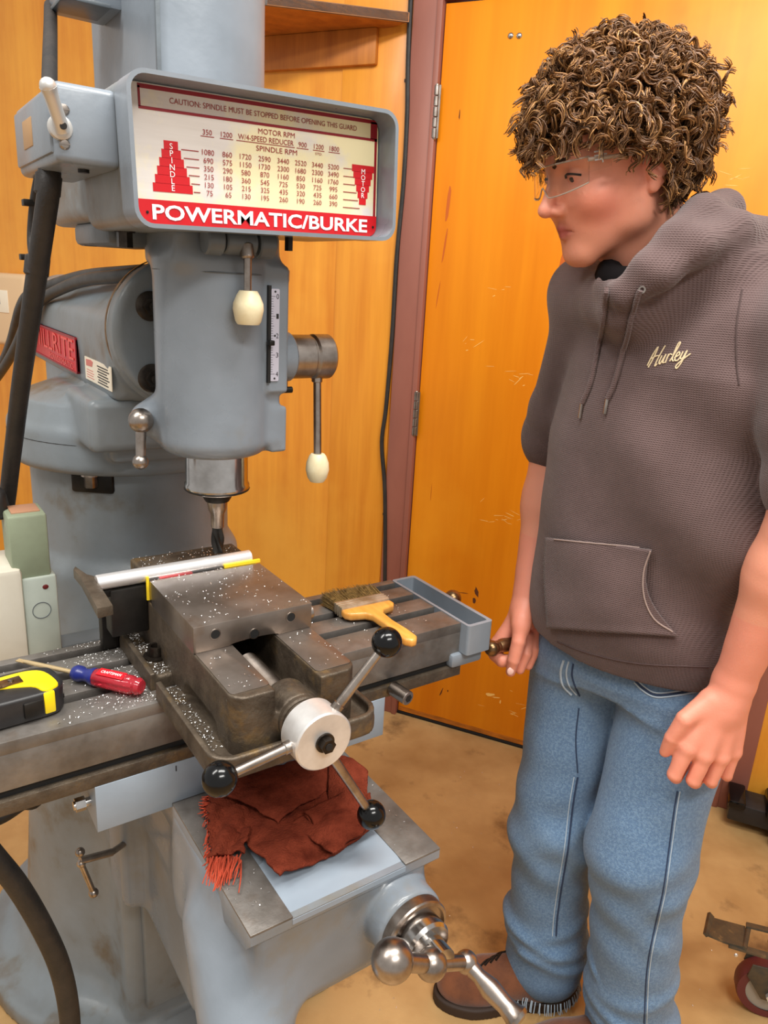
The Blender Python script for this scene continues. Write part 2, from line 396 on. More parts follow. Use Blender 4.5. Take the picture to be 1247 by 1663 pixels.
# steel jamb: flat face, stop and return
for nm, x0, x1, s in (('trim_1', -.092, -.006, 1), ('trim_2', 1.006, 1.09, -1)):
    b = B(); wbox(b, x0, x1, -.012, .11, 0, 2.19, .003); j = tag(obj(nm, b, 'jamb'), kind='structure')
    xs = x1 if s > 0 else x0
    b = B(); wbox(b, min(xs, xs-s*.016), max(xs, xs-s*.016), -.017, -.012, 0, 2.17, .002); obj('face_bead', b, 'jamb', j)
b = B(); wbox(b, -.092, 1.09, -.012, .11, 2.14, 2.19, .003); tag(obj('trim_3', b, 'jamb'), kind='structure')
b = B(); wbox(b, -.003, 1.003, .0, .045, .012, 2.132, .002); door = tag(obj('door_1', b, 'door'), kind='structure')
b = B(); wbox(b, -.01, 1.01, -.002, .09, 0, .010, .002); tag(obj('trim_4', b, 'hole'), kind='structure')
for pz0, pz1 in ((140, 226), (636, 706)):
    za = wallpt(715, pz0)[2] if pz0 < 300 else wallpt(680, pz0)[2]; zb = wallpt(711, pz1)[2] if pz0 < 300 else wallpt(676, pz1)[2]
    b = B(); nk = 5; hh = (za-zb)/nk
    for k in range(nk):
        p = WM@Vector((-.008, -.012, zb+k*hh+.0008)); cyl(b, p, p+Vector((0, 0, hh-.0016)), .0075, n=14, bev=.001)
    p = WM@Vector((-.008, -.012, za)); ball(b, p, .006, 12); p = WM@Vector((-.008, -.012, zb)); ball(b, p, .006, 12)
    wbox(b, -.02, .004, -.0135, -.0112, zb, za)
    obj('hinge', b, 'satin', door)
for px, py in ((829, 58), (843, 58), (891, 97)):
    p = wallpt(px, py); b = B(); lathe(b, [(0, .005), (.004, .004), (.0075, .0012), (.008, 0), (0, 0)], axisframe(p, WN), 18); obj('bolt_head', b, 'chrome', door)
# knot holes, gouges and pale scuffs in the veneer of the door
def chip(bm, px, py, lx, lz, rot, off=.0006, n=9, jag=.35):
    c = wallpt(px, py, off); pts = []
    for k in range(n):
        t = 2*math.pi*k/n; r = 1+jag*(random.random()-.5)*2; x, z = lx*r*math.cos(t), lz*r*math.sin(t)
        x, z = x*math.cos(rot)-z*math.sin(rot), x*math.sin(rot)+z*math.cos(rot); pts.append(bm.verts.new(c+WD*x+np.array((0, 0, z))))
    bm.faces.new(pts)
M['scuff'] = mat('bare_wood_scuff', (250, 196, 104), .7); M['gouge'] = mat('dark_gouge', (92, 44, 14), .8); M['stain'] = mat('old_brown_stain', (196, 92, 8), .6)
b = B(); chip(b, 774, 962, .007, .018, .3); chip(b, 770, 975, .006, .01, -.3); chip(b, 752, 963, .018, .0012, .1); chip(b, 716, 1125, .002, .02, -.3); chip(b, 727, 1122, .002, .004, 0)
chip(b, 746, 187, .0015, .012, 0); obj('gouge_marks', b, 'gouge', door, 0)
b = B()
for q in ((728, 330, .005, .05, -.06), (722, 400, .0025, .05, -.1), (711, 480, .0015, .04, -.1), (700, 800, .001, .03, 0), (915, 430, .012, .05, -.1)): chip(b, *q, off=.0005, jag=.15)
obj('stain_streaks', b, 'stain', door, 0)
b = B()
for k in range(46):
    px, py = random.choice([(740, 745), (770, 835), (820, 840), (850, 612), (800, 1130), (835, 1150), (1225, 175), (760, 560), (1195, 290), (790, 590), (820, 470)])
    chip(b, px+random.gauss(0, 16), py+random.gauss(0, 8), random.uniform(.003, .02), random.uniform(.0004, .0012), random.gauss(.1, .35), off=.0004, n=6)
for q in ((796, 1128, .013, .006, .1), (812, 1140, .002, .007, 0), (806, 1133, .014, .002, .15)): chip(b, *q, off=.0006)
obj('scuff_marks', b, 'scuff', door, 0)
# worn dark lower edge strip of the door
b = B(); wbox(b, -.002, 1.0, -.0008, 0, .013, .03); obj('kick_strip', b, mat('worn_door_edge', (150, 84, 16), .6, 0, (210, 120, 20), 14, (1, 1, 4)), door, 0)
# shelf standing out of the wall, tapering towards the jamb
sh = 2.085
def wl(p): return WM.inverted()@Vector(p)
sl = wl(onz(672, 43, sh)); slf = wl(onz(434, 8, sh))
pts = [(sl.x, min(sl.y, -.034)), (slf.x, slf.y), (slf.x-.5, slf.y-.1), (slf.x-.5, 0.0), (sl.x-.07, 0.0)]
shelf = thing('wall_shelf', 'dark edged plywood shelf fixed high on the plywood wall beside the door jamb', 'shelf', WM@Vector((sl.x-.3, 0, sh)))
b = B(); prism(b, pts, .022, WM@Matrix.Translation((0, 0, sh))); obj('shelf_board', b, 'ply2', shelf)
b = B(); a0 = WM@Vector((pts[0][0], pts[0][1], sh)); a1 = WM@Vector((pts[1][0], pts[1][1], sh)); dd = (a1-a0).normalized()
box(b, (0, -.006, -.001), ((a1-a0).length+.25, .0, .0235), .002, frame(a0, dd)); obj('front_edge', b, 'shelf_edge', shelf)
b = B(); wbox(b, sl.x-.75, sl.x-.10, -.02, 0, sh-.09, sh, .004); obj('cleat', b, 'ply2', shelf)
# black wall cable running down beside the jamb
pw = [wallpt(x, y, .013) for x, y in ((668, -20), (664, 60), (662, 125), (661, 190), (655, 300), (644, 420), (637, 540), (627, 660), (620, 720), (625, 800), (625, 935), (623, 1010), (612, 1160))]
b = B(); tube(b, pw, .0066, 8, 6); wc = tag(obj('wall_cable', b, 'rubber'), 'thin black cable hanging down the plywood wall next to the brown jamb', 'cable')
b = B(); p = wallpt(662, 131, .004); box(b, (-.009, -.004, -.004), (.009, .004, .004), .001, frame(p, WD)); obj('cable_clip', b, 'rubber', wc)
b = B(); p = wallpt(626, 835, .004); box(b, (-.009, -.004, -.004), (.009, .004, .004), .001, frame(p, WD)); obj('cable_clip', b, 'rubber', wc)
# pale box on the wall behind the ram
pb = wallpt(40, 490, 0); t = thing('wall_box', 'pale peach electrical box on the wall behind the machine ram', 'wall box', pb-np.array((0, 0, .1)))
lm = frame(pb, WD); b = B(); box(b, (-.10, -.08, -.16), (.10, 0.0, .10), .02, lm, 4); obj('box_body', b, mat('peach_enamel', (226, 192, 150), .5), t)
b = B(); box(b, (-.085, -.083, -.04), (.01, -.079, .04), .002, lm); obj('paper_label', b, 'label', t)
b = B(); box(b, (-.06, -.0845, -.01), (-.03, -.0828, .012), 0, lm); obj('blue_print', b, 'blue', t)
pn = wallpt(-4, 488, 0); b = B(); box(b, (-.04, -.004, -.045), (.026, 0, .045), .001, frame(pn, WD)); tag(obj('paper_note', b, 'label'), 'small white paper note stuck on the plywood wall', 'note')

# ================================================================== MILLING MACHINE
mill = thing('milling_machine', 'grey knee-type vertical milling machine with red and white speed chart', 'milling machine', (.40, 1.418, 0))
AX = (.40, 1.418)        # column axis
SX, SY = .395, .982      # spindle axis
# --- base and column (one casting)
def f_col(P):
    x, y, z = P[..., 0], P[..., 1], P[..., 2]
    r = np.hypot(x-AX[0], y-AX[1])
    prof = np.interp(z, [0, .05, .09, .15, .45, .80, .90, .93, 1.10], [.29, .285, .262, .252, .225, .205, .196, .178, .178])
    d = np.maximum(r-prof, z-1.095)
    d = smin(d, s_cylz(P, AX, .345, -.03, .042, .012), .03)
    d = smin(d, s_box(P, (.26, 1.10, .06), (.54, 1.40, .80), .02), .05)
    d = smin(d, s_box(P, (.15, 1.02, -.03), (.65, 1.4, .04), .012), .03)
    return np.maximum(d, -z)
col = obj('column', net(f_col, (.0, .95, -.01), (.80, 1.80, 1.12), .0075), 'paint_grimy', mill, 180)
b = B(); p = onz(42, 1558, .043); cyl(b, (p[0], p[1], .035), (p[0], p[1], .0435), .011, n=16); obj('anchor_hole', b, 'hole', col)
b = B(); box(b, (.29, 1.085, .1), (.51, 1.11, .78), .004); obj('vertical_way', b, 'paint_grimy', col)
# recess with bolt under the turret
rt_ = onpl(150, 782, (AX[0], AX[1], 0), FH); rd_ = nrm((rt_[0]-AX[0], rt_[1]-AX[1], 0)); ray_ = nrm(_ray(150, 782)); ca2 = ray_[0]**2+ray_[1]**2; cb2 = 2*(ray_[0]*-AX[0]+ray_[1]*-AX[1]); cc2 = AX[0]**2+AX[1]**2-.178**2
tt = (-cb2-math.sqrt(max(cb2*cb2-4*ca2*cc2, 0)))/(2*ca2); rp = EYE+ray_*tt; on = nrm((rp[0]-AX[0], rp[1]-AX[1], 0)); fr = frame(rp, (-on[1], on[0], 0))
b = B(); box(b, (-.036, -.004, -.020), (.036, .02, .030), .005, fr); obj('bolt_recess', b, 'dark', col)
b = B(); cyl(b, fr@Vector((0, -.006, -.008)), fr@Vector((0, -.006, .016)), .011, n=6); cyl(b, fr@Vector((0, -.006, .012)), fr@Vector((0, -.006, .022)), .015, n=20); obj('clamp_bolt', b, 'satin', col)
# --- turret
def f_tur(P):
    x, y, z = P[..., 0], P[..., 1], P[..., 2]
    d = s_cylz(P, AX, .210, 1.088, 1.168, .016)
    r = np.hypot(x-AX[0], y-AX[1])
    cone = np.maximum(r-np.interp(z, [1.16, 1.20, 1.235], [.206, .190, .10]), np.maximum(1.15-z, z-1.225)); d = smin(d, cone, .006)
    d = smin(d, s_box(P, (.305, 1.19, 1.12), (.495, 1.68, 1.24), .012), .012)
    d = smin(d, s_box(P, (.268, 1.165, 1.145), (.42, 1.33, 1.228), .012), .012)
    return d
tur = obj('turret', net(f_tur, (.15, 1.12, 1.06), (.66, 1.72, 1.27), .005), 'paint_grimy', mill, 180)
b = B(); lathe(b, [(.2095, 0), (.2108, .001), (.2095, .002)], Matrix.Translation((AX[0], AX[1], 1.140)), 80); obj('seam', b, 'dark', tur)
# --- ram
FC = (.40, 1.332)
def f_ram(P):
    x, y, z = P[..., 0], P[..., 1], P[..., 2]
    d = s_box(P, (.303, 1.16, 1.225), (.497, 1.90, 1.352), .012)
    rr = np.hypot((x-.40), (z-1.315)*1.05)-np.interp(y, [1.12, 1.16, 1.24, 1.38, 1.6], [.104, .101, .094, .092, .088])
    d = smin(d, np.maximum(rr, np.maximum(1.13-y, y-1.9)), .02)
    d = smin(d, s_cylz(P, FC, .107, 1.105, 1.142, .006, 1), .008)
    return d
ram = obj('ram', net(f_ram, (.27, 1.09, 1.19), (.53, 1.93, 1.46), .005), 'paint_grimy', mill, 180)
b = B(); lathe(b, [(.1075, 0), (.1085, .002), (.1085, .006), (.1075, .008)], axisframe((FC[0], 1.138, FC[1]), (0, 1, 0)), 64); obj('index_ring', b, 'bronze', ram)
for zx in ((.346, 1.370), (.345, 1.268)):
    b = B(); lathe(b, [(.0, 0), (.019, 0), (.021, .004), (.017, .006), (0, .006)], axisframe((zx[0], 1.106, zx[1]), (0, -1, 0)), 28); hexa(b, (zx[0], 1.102, zx[1]), (zx[0], 1.088, zx[1]), .0125); cyl(b, (zx[0], 1.09, zx[1]), (zx[0], 1.080, zx[1]), .0065, n=14)
    obj('flange_bolt', b, 'bolt', ram)
# red cast nameplate and paper sticker on the flank of the ram
y0 = onx(128, 578, .3015)[1]; z0, z1 = onx(128, 607, .3015)[2], onx(128, 549, .3015)[2]; y1 = y0+.37
fm = Matrix(((0, 0, -1, .3018), (-1, 0, 0, y1), (0, 1, 0, z0), (0, 0, 0, 1)))
hh, ww = z1-z0, y1-y0
b = B(); prism(b, rrect(0, 0, ww, hh, .004, 3), .004, fm, .0006); npl = obj('name_plate', b, 'sign_red', mill)
b = B(); text_into(b, 'MILLRITE', .03*ww, .95*ww, hh*.34, hh*.9, fm, .0052); text_into(b, 'POWERMATIC', .40*ww, .93*ww, hh*.08, hh*.25, fm, .0052); obj('plate_lettering', b, mat('raised_red', (232, 70, 62), .35), npl, 0)
b = B(); ring_prism(b, rrect(0, 0, ww, hh, .004, 3), rrect(.003, .003, ww-.003, hh-.003, .003, 3), .0052, fm); obj('plate_border', b, 'dark_red', npl)
ya, yb = onx(182, 615, .3018)[1], onx(140, 605, .3018)[1]; za, zb = onx(182, 636, .3018)[2], onx(182, 597, .3018)[2]
fm = Matrix(((0, 0, -1, .3018), (-1, 0, 0, yb), (0, 1, 0, za), (0, 0, 0, 1))); ww, hh = yb-ya, zb-za
b = B(); prism(b, rrect(0, 0, ww, hh, .001, 2), .0012, fm); stk = obj('paper_sticker', b, 'label', mill)
b = B(); prism(b, [(.06*ww, .62*hh), (.30*ww, .66*hh), (.34*ww, .88*hh), (.26*ww, .94*hh), (.06*ww, .9*hh)], .0016, fm)
for k in range(4): prism(b, rrect(.07*ww, (.12+.11*k)*hh, (.36-.03*(k % 2))*ww, (.15+.11*k)*hh, .0002, 1), .0015, fm)
obj('sticker_emblem', b, mat('faded_red_print', (206, 120, 108), .6), stk, 0)
b = B()
for k in range(7): prism(b, rrect((.5+.03*(k % 2))*ww, (.1+.115*k)*hh, (.93-.04*((k+1) % 3))*ww, (.145+.115*k)*hh, .0002, 1), .0016, fm)
obj('sticker_print', b, 'ink', stk, 0)
# --- head
def f_head(P):
    x, y, z = P[..., 0], P[..., 1], P[..., 2]
    d = s_cylz(P, (SX-.003, SY), .0765, 1.181, 1.452, .022)
    d = smin(d, s_box(P, (.352, SY, 1.20), (.445, 1.112, 1.425), .02), .025)
    d = smin(d, s_box(P, (.43, .925, 1.196), (.466, 1.045, 1.428), .005), .006)
    d = smin(d, s_box(P, (.440, .918, 1.268), (.474, 1.03, 1.432), .004), .004)
    d = smin(d, s_box(P, (.325, .925, 1.425), (.465, 1.06, 1.475), .012), .02)
    d = smin(d, s_box(P, (.45, .925, 1.185), (.476, 1.0, 1.25), .004), .005)
    d = smin(d, s_cap(P, (.31, 1.02, 1.225), (.34, 1.05, 1.23), .022), .03)
    return d
head = obj('head', net(f_head, (.27, .87, 1.16), (.52, 1.15, 1.5), .004), 'paint', mill, 180)
b = B(); lathe(b, [(.0766, 0), (.0772, .0012), (.0766, .0024)], Matrix.Translation((SX-.003, SY, 1.42)), 64); obj('seam', b, 'paint_dark', head)
# depth scale
sx0, sx1 = ony(440, 480, .9165)[0], ony(454, 480, .9165)[0]; sz0, sz1 = ony(446, 619, .9165)[2], ony(448, 469, .9165)[2]
fm = Matrix(((1, 0, 0, sx0), (0, 0, -1, .9178), (0, 1, 0, sz0), (0, 0, 0, 1))); ww, hh = sx1-sx0, sz1-sz0
b = B(); prism(b, rrect(0, 0, ww, hh, .002, 4), .0015, fm); dsc = obj('depth_scale', b, 'scale', mill)
b = B()
for k in range(33):
    v = hh*(.08+.84*k/32); l = ww*(.5 if k % 8 == 0 else .34 if k % 4 == 0 else .22); box(b, (ww*.04, v-.0002, .0014), (ww*.04+l, v+.0002, .0018), 0, fm)
for k in range(5): v = hh*(.92-.84*k/4); text_into(b, str(k), ww*.64, ww*.92, v-.0032, v+.0032, fm, .0018)
for v in (.03, .97, .5): lathe(b, [(0, .002), (.0014, .0018), (.0014, 0)], fm@Matrix.Translation((ww*.5, hh*v, 0)), 10)
obj('scale_marks', b, 'ink', dsc, 0)
b = B(); box(b, (sx0-.006, .906, sz0+hh*.40), (sx0+.0015, .9165, sz0+hh*.455), .001); obj('depth_pointer', b, 'dark', head)
b = B(); box(b, (sx0-.0045, .9140, sz0-.002), (sx0-.0005, .9190, sz1+.004)); obj('pointer_slot', b, 'hole', head)
# bracket with lever above the scale
c = ony(398, 400, .885); yk = .885
b = B(); xa, xb = ony(338, 398, yk)[0], ony(450, 400, yk)[0]; zc = c[2]
for u0, u1, r in ((0, .24, .0165), (.27, .72, .0145), (.75, 1, .0165)): cyl(b, (xa+(xb-xa)*u0, yk+.012, zc+.004), (xa+(xb-xa)*u1, yk+.012, zc+.004), r, n=24, bev=.002)
box(b, (xa+.004, yk+.01, zc-.01), (xb-.004, .94, zc+.022), .003); obj('lever_bracket', b, 'paint_dark', head)
z_a = ony(400, 412, yk)[2]; z_b = ony(400, 474, yk)[2]; xk = ony(402, 450, yk)[0]
b = B(); cyl(b, (xk, yk+.004, z_a+.012), (xk, yk, z_a-.006), .0085, n=16, bev=.002); cyl(b, (xk, yk, z_a), (xk, yk, z_b-.006), .0048, n=14); lv = obj('shift_lever', b, 'satin', mill)
zt, zb = ony(402, 472, yk)[2], ony(404, 527, yk)[2]; kl = zt-zb
b = B(); lathe(b, [(0, 0), (.0135, 0), (.016, kl*.1), (.019, kl*.45), (.0185, kl*.62), (.0145, kl*.86), (.011, kl), (0, kl)], Matrix.Translation((xk+.001, yk, zb)), 28); obj('lever_knob', b, 'cream', lv)
# quill feed hub and lever
hy = .955; hz = 1.314
b = B(); cyl(b, (.462, hy, hz), (.492, hy, hz), .034, n=36, bev=.003); qh = obj('feed_hub', b, 'paint', mill)
b = B(); cyl(b, (.490, hy, hz), (.524, hy, hz), .0305, n=36, bev=.002); cyl(b, (.5235, hy, hz), (.5265, hy, hz), .0285, n=36); cyl(b, (.526, hy, hz), (.556, hy, hz), .0315, n=36, bev=.003); obj('hub_sleeve', b, 'satin', qh)
b = B(); cyl(b, (.478, hy-.012, hz-.028), (.478, hy-.012, hz-.044), .006, n=12); cyl(b, (.470, hy-.014, hz-.044), (.490, hy-.014, hz-.044), .0045, n=12); obj('hub_screw', b, 'dark', qh)
lx = .536; b = B(); cyl(b, (lx, hy-.004, hz-.02), (lx, hy-.012, 1.172), .0058, n=16); cyl(b, (lx, hy-.004, hz-.026), (lx, hy-.004, hz-.036), .008, n=16, bev=.001); ql = obj('feed_lever', b, 'satin', mill)
kp = Vector((lx, hy-.0125, 1.132)); b = B(); lathe(b, [(0, 0), (.0105, .0), (.0145, .006), (.0175, .018), (.0165, .029), (.0125, .039), (.010, .042), (0, .042)], Matrix.Translation(kp), 28); obj('lever_knob', b, 'cream', ql)
# head lock lever
p0 = ony(250, 690, 1.0); p1 = ony(229, 683, .99); p2 = ony(228, 750, .985)
b = B(); cyl(b, Vector(p0)+Vector((.01, .012, 0)), p1, .0062, n=14); ball(b, p1, .0165, 24); cyl(b, p1, p2, .0075, .006, n=14); ball(b, p2, .0105, 20); obj('lock_lever', b, 'satin', head)
# quill, nose and drawbar nose
b = B(); lathe(b, [(0, 1.125), (.0435, 1.125), (.0455, 1.129), (.0455, 1.134), (.0435, 1.137), (.0435, 1.19), (0, 1.19)], Matrix.Translation((SX, SY, 0)), 48); qui = obj('quill', b, 'chrome', mill)
b = B(); lathe(b, [(0, 1.108), (.017, 1.108), (.0205, 1.114), (.0205, 1.126), (0, 1.126)], Matrix.Translation((SX, SY, 0)), 32); obj('spindle_nose', b, 'dark', qui)
b = B(); lathe(b, [(.0456, 1.1262), (.0462, 1.1275), (.0456, 1.1288)], Matrix.Translation((SX, SY, 0)), 48); obj('quill_groove', b, 'dark', qui)
# --- belt housing with speed chart (rolled a touch, as the head is)
GX0, GX1, GZ0, GZ1 = .251, .584, 1.462, 1.613; GY = .845; GP = .884
roll = Matrix.Translation((.25, 0, 1.53))@Matrix.Rotation(-math.radians(1.7), 4, 'Y')@Matrix.Translation((-.25, 0, -1.53))
gm = roll@Matrix(((1, 0, 0, 0), (0, 0, 1, 0), (0, 1, 0, 0), (0, 0, 0, 1)))     # local x = X, local y = Z, local z = +Y
b = B(); prism(b, rrect(GX0+.001, GZ0+.001, GX1-.001, GZ1-.001, .018), .16, gm@Matrix.Translation((0, 0, GP))); box(b, (GX0+.01, .98, 1.475), (GX1-.06, 1.34, 1.60), .02, roll, 4)
hou = obj('belt_housing', b, 'paint_grimy', mill)
b = B(); ring_prism(b, rrect(GX0, GZ0, GX1, GZ1, .02), rrect(GX0+.0045, GZ0+.0045, GX1-.0045, GZ1-.0045, .016), GP-GY+.004, gm@Matrix.Translation((0, 0, GY))); obj('guard_rim', b, 'paint', hou)
for px, py, dy in ((146, 400, 0), (203, 402, 0)):
    p = onx(px, py, .29); b = B(); hexa(b, p, Vector(p)+Vector((0, 0, .018)), .010); cyl(b, Vector(p)+Vector((0, 0, .018)), Vector(p)+Vector((0, 0, .06)), .006, n=12); cyl(b, Vector(p)+Vector((0, 0, .018)), Vector(p)+Vector((0, 0, .022)), .0135, n=16); obj('housing_bolt', b, 'bolt', hou)
b = B(); box(b, (.275, 1.04, 1.448), (.37, 1.22, 1.478), .008); obj('mount_flange', b, 'paint_dark', hou)
b = B(); lq = ony(469, 384, .895); box(b, (lq[0]-.003, .89, 1.452), (lq[0]+.003, .90, 1.480), 0); obj('latch_pin', b, 'dark', hou)
# chart plate: flat print on a thin plate
PW, PH = GX1-GX0-.010, GZ1-GZ0-.010
pm = roll@Matrix(((1, 0, 0, GX0+.005), (0, 0, -1, GP-.0005), (0, 1, 0, GZ0+.005), (0, 0, 0, 1)))
def U(u): return (.05+.945*u)*PW
def Vv(v): return v*PH
b = B(); prism(b, rrect(.001, .001, PW-.001, PH-.001, .014), .0016, pm); pla = obj('speed_chart', b, 'silver', mill)
def rect(bm, u0, v0, u1, v1, e=.002): prism(bm, [(U(u0), Vv(v0)), (U(u1), Vv(v0)), (U(u1), Vv(v1)), (U(u0), Vv(v1))], e, pm)
b = B(); prism(b, rrect(.001, .001, PW-.001, Vv(.185), .012), .0019, pm); prism(b, [(.001, Vv(.1)), (PW-.001, Vv(.1)), (PW-.001, Vv(.185)), (.001, Vv(.185))], .00192, pm)
def steps(bm, cx, w0, w1, v0, v1, n=6):
    for k in range(n):
        wv = w0+(w1-w0)*k/(n-1); rect(bm, cx-wv/2, v0+(v1-v0)*k/n, cx+wv/2, v0+(v1-v0)*(k+1)/n+.002)
steps(b, .112, .148, .052, .245, .615); steps(b, .930, .034, .108, .275, .605); red_ = obj('red_print', b, 'sign_red', pla, 0)
b = B(); rect(b, .004, .815, .996, .836); rect(b, .004, .955, .996, .985); rect(b, .004, .83, .012, .97); rect(b, .964, .83, .996, .97); rect(b, .985, .185, .996, .83); obj('dark_red_border', b, 'dark_red', pla, 0)
b = B(); text_into(b, 'POWERMATIC/BURKE', U(.03), U(.955), Vv(.038), Vv(.152), pm, .0026, False, .022); obj('brand_lettering', b, 'sign_white', pla, 0); b = B()
b2 = B()
b = B()
for s_, cx, v1, dv in (('SPINDLE', .112, .60, .050), ('MOTOR', .930, .575, .050)):
    for k, ch in enumerate(s_): text_into(b, ch, U(cx-.012), U(cx+.012), Vv(v1-dv*(k+1)+.008), Vv(v1-dv*k), pm, .0026, 'c')
    obj('step_lettering', b, 'sign_white', pla, 0); b = B()
text_into(b2, 'CAUTION: SPINDLE MUST BE STOPPED BEFORE OPENING THIS GUARD', U(.115), U(.895), Vv(.878), Vv(.918), pm, .0024)
text_into(b2, 'MOTOR RPM', U(.455), U(.61), Vv(.752), Vv(.792), pm, .0024); text_into(b2, 'W/4-SPEED REDUCER', U(.372), U(.605), Vv(.692), Vv(.732), pm, .0024); text_into(b2, 'SPINDLE RPM', U(.445), U(.62), Vv(.622), Vv(.662), pm, .0024)
cu_ = (.251, .326, .40, .479, .559, .636, .712, .787)
for u, s_ in ((.251, '350'), (.326, '1200'), (.645, '900'), (.718, '1200'), (.790, '1800')):
    text_into(b2, s_, U(u-.022), U(u+.022), Vv(.692), Vv(.730), pm, .0024, 'c'); rect(b2, u-.026, .678, u+.026, .683, .0022)
rect(b2, .365, .678, .61, .683, .0022); text_into(b2, 'STD.', U(.702), U(.734), Vv(.645), Vv(.665), pm, .0024)
rows = ('1080 860 1720 2590 3440 2520 3440 5200', '690 575 1150 1730 2300 1680 2300 3490', '350 290 580 870 1160 850 1160 1760', '215 180 360 545 725 530 725 995', '130 105 215 325 435 320 435 660', '75 65 130 195 260 190 260 390')
for r_, line in enumerate(rows):
    v = .565-.0605*r_
    for u, s_ in zip(cu_, line.split()): text_into(b2, s_, U(u-.02), U(u+.02), Vv(v-.02), Vv(v+.02), pm, .0024, 'c')
    rect(b2, .150+.008*r_, v-.003, .215, v+.003, .0022); rect(b2, .835, v-.003-.004*r_, .876+.008*r_, v+.003-.004*r_, .0022)
obj('chart_figures', b2, 'sign_brown', pla, 0)
for u, v in ((.012, .09), (.985, .09)): b = B(); lathe(b, [(0, .003), (.0015, .0028), (.0018, 0)], pm@Matrix.Translation((U(u), Vv(v), 0)), 10); obj('rivet', b, 'dark', pla)
# --- motor
b = B(); pts = [(.362, 1.40), (.362, 1.085)]+[(.362+.145*i/10, 1.085-.02*math.sin(math.pi*i/10)-.0*i) for i in range(1, 10)]+[(.507, 1.085), (.525, 1.11), (.525, 1.40)]
prism(b, pts, .62, Matrix.Translation((0, 0, 1.585))); mot = obj('motor', b, 'paint', mill)
b = B(); box(b, (.359, 1.079, 1.59), (.3645, 1.084, 2.2), 0); obj('panel_seam', b, 'paint_dark', mot)
p = onx(115, 5, .30); b = B(); box(b, (.285, 1.235, p[2]-.003), (.365, 1.33, p[2]+.07), .006); tb = obj('terminal_box', b, 'paint', mill)
b = B(); box(b, (.280, 1.225, p[2]-.006), (.345, 1.30, p[2]+.0), .002); obj('box_flange', b, 'paint_dark', tb)
# --- switch box on the side of the housing
b = B(); box(b, (.188, .892, 1.521), (.2555, 1.10, 1.598), .008, None, 3); sw = obj('switch_box', b, 'paint', mill)
b = B(); box(b, (.1845, .90, 1.53), (.192, 1.09, 1.59), .003); obj('side_cover', b, 'paint', sw)
b = B(); box(b, (.1835, .985, 1.545), (.1855, 1.035, 1.575), .001); obj('cover_label', b, mat('faded_tan_label', (168, 132, 92), .6), sw)
lp = ony(100, 206, .886); tp = ony(78, 140, .866)
b = B(); lathe(b, [(0, .006), (.007, .006), (.0115, .004), (.0125, 0)], axisframe((lp[0], .893, lp[2]), (0, -1, 0)), 24)
L0 = Vector((lp[0], .886, lp[2])); L1 = Vector(tp); d_ = (L1-L0)
tube(b, [L0-d_*.1, L0+d_*.35, L0+d_*.8, L1], lambda t_: .0075-.001*math.sin(t_*math.pi)+.001*t_, 12, 6); ball(b, L1, .0082, 16)
obj('switch_lever', b, mat('cast_zinc', (206, 204, 200), .35, .6), sw)
b = B(); cyl(b, (lp[0], .884, lp[2]), (lp[0], .877, lp[2]), .0035, n=12); obj('lever_screw', b, 'dark', sw)
for px, py in ((104, 178), (105, 234)):
    p = ony(px, py, .8915); b = B(); lathe(b, [(0, .0025), (.004, .002), (.0055, 0)], axisframe(p, (0, -1, 0)), 16); box(b, (p[0]-.005, .8885, p[2]-.0006), (p[0]+.005, .8895, p[2]+.0006)); obj('cover_screw', b, 'satin', sw)
p = ony(136, 281, .93); b = B(); cyl(b, p, Vector(p)+Vector((0, 0, .014)), .006, n=14); obj('bottom_screw', b, 'dark', sw)
# --- knee (cast body blended, then machined ways)
def f_knee(P):
    x, y, z = P[..., 0], P[..., 1], P[..., 2]
    d = s_box(P, (.278, .588, .60), (.512, 1.06, .735), .012)
    side = s_box(P, (.282, .80, .40), (.50, 1.08, .70), .02)
    d = smin(d, side, .03)
    d = smin(d, s_cap(P, (.295, .70, .655), (.272, .60, .575), .060, .053), .035)
    d = smin(d, s_box(P, (.268, .66, .56), (.34, .84, .74), .02), .03)
    d = smin(d, s_cylz(P, (.463, .680), .047, .552, .66, .006, 1), .012)
    d = smin(d, s_box(P, (.24, 1.00, .42), (.56, 1.10, .72), .02), .02)
    web = np.maximum((.60-z)*.75+(.86-y)*.66, 0)
    d2 = np.maximum(s_box(P, (.285, .62, .36), (.49, 1.08, .66), .02), (.66*(.80-y)-.75*(z-.40)))
    d = smin(d, d2, .03)
    return d
kne = obj('knee', net(f_knee, (.20, .52, .34), (.60, 1.13, .77), .005), 'paint', mill, 180)
b = B(); prism(b, [(.582, .7435), (.582, .731), (.594, .716), (.66, .70), (1.05, .70), (1.05, .7435)], .258, Matrix(((0, 0, 1, .266), (1, 0, 0, 0), (0, 1, 0, 0), (0, 0, 0, 1))), .001); obj('knee_top', b, 'paint', kne)
b = B(); box(b, (.266, .582, .7425), (.317, 1.05, .746), .0008); obj('way', b, 'steel_table', kne)
b = B(); box(b, (.470, .582, .7425), (.524, 1.05, .746), .0008); obj('way', b, 'steel_table', kne)
b = B(); prism(b, [(.5815, .735), (.5815, .742), (.60, .7450), (.70, .7445), (.90, .74), (.90, .728)], .154, Matrix(((0, 0, 1, .3165), (1, 0, 0, 0), (0, 1, 0, 0), (0, 0, 0, 1)))); obj('way_cover', b, 'paint_light', kne)
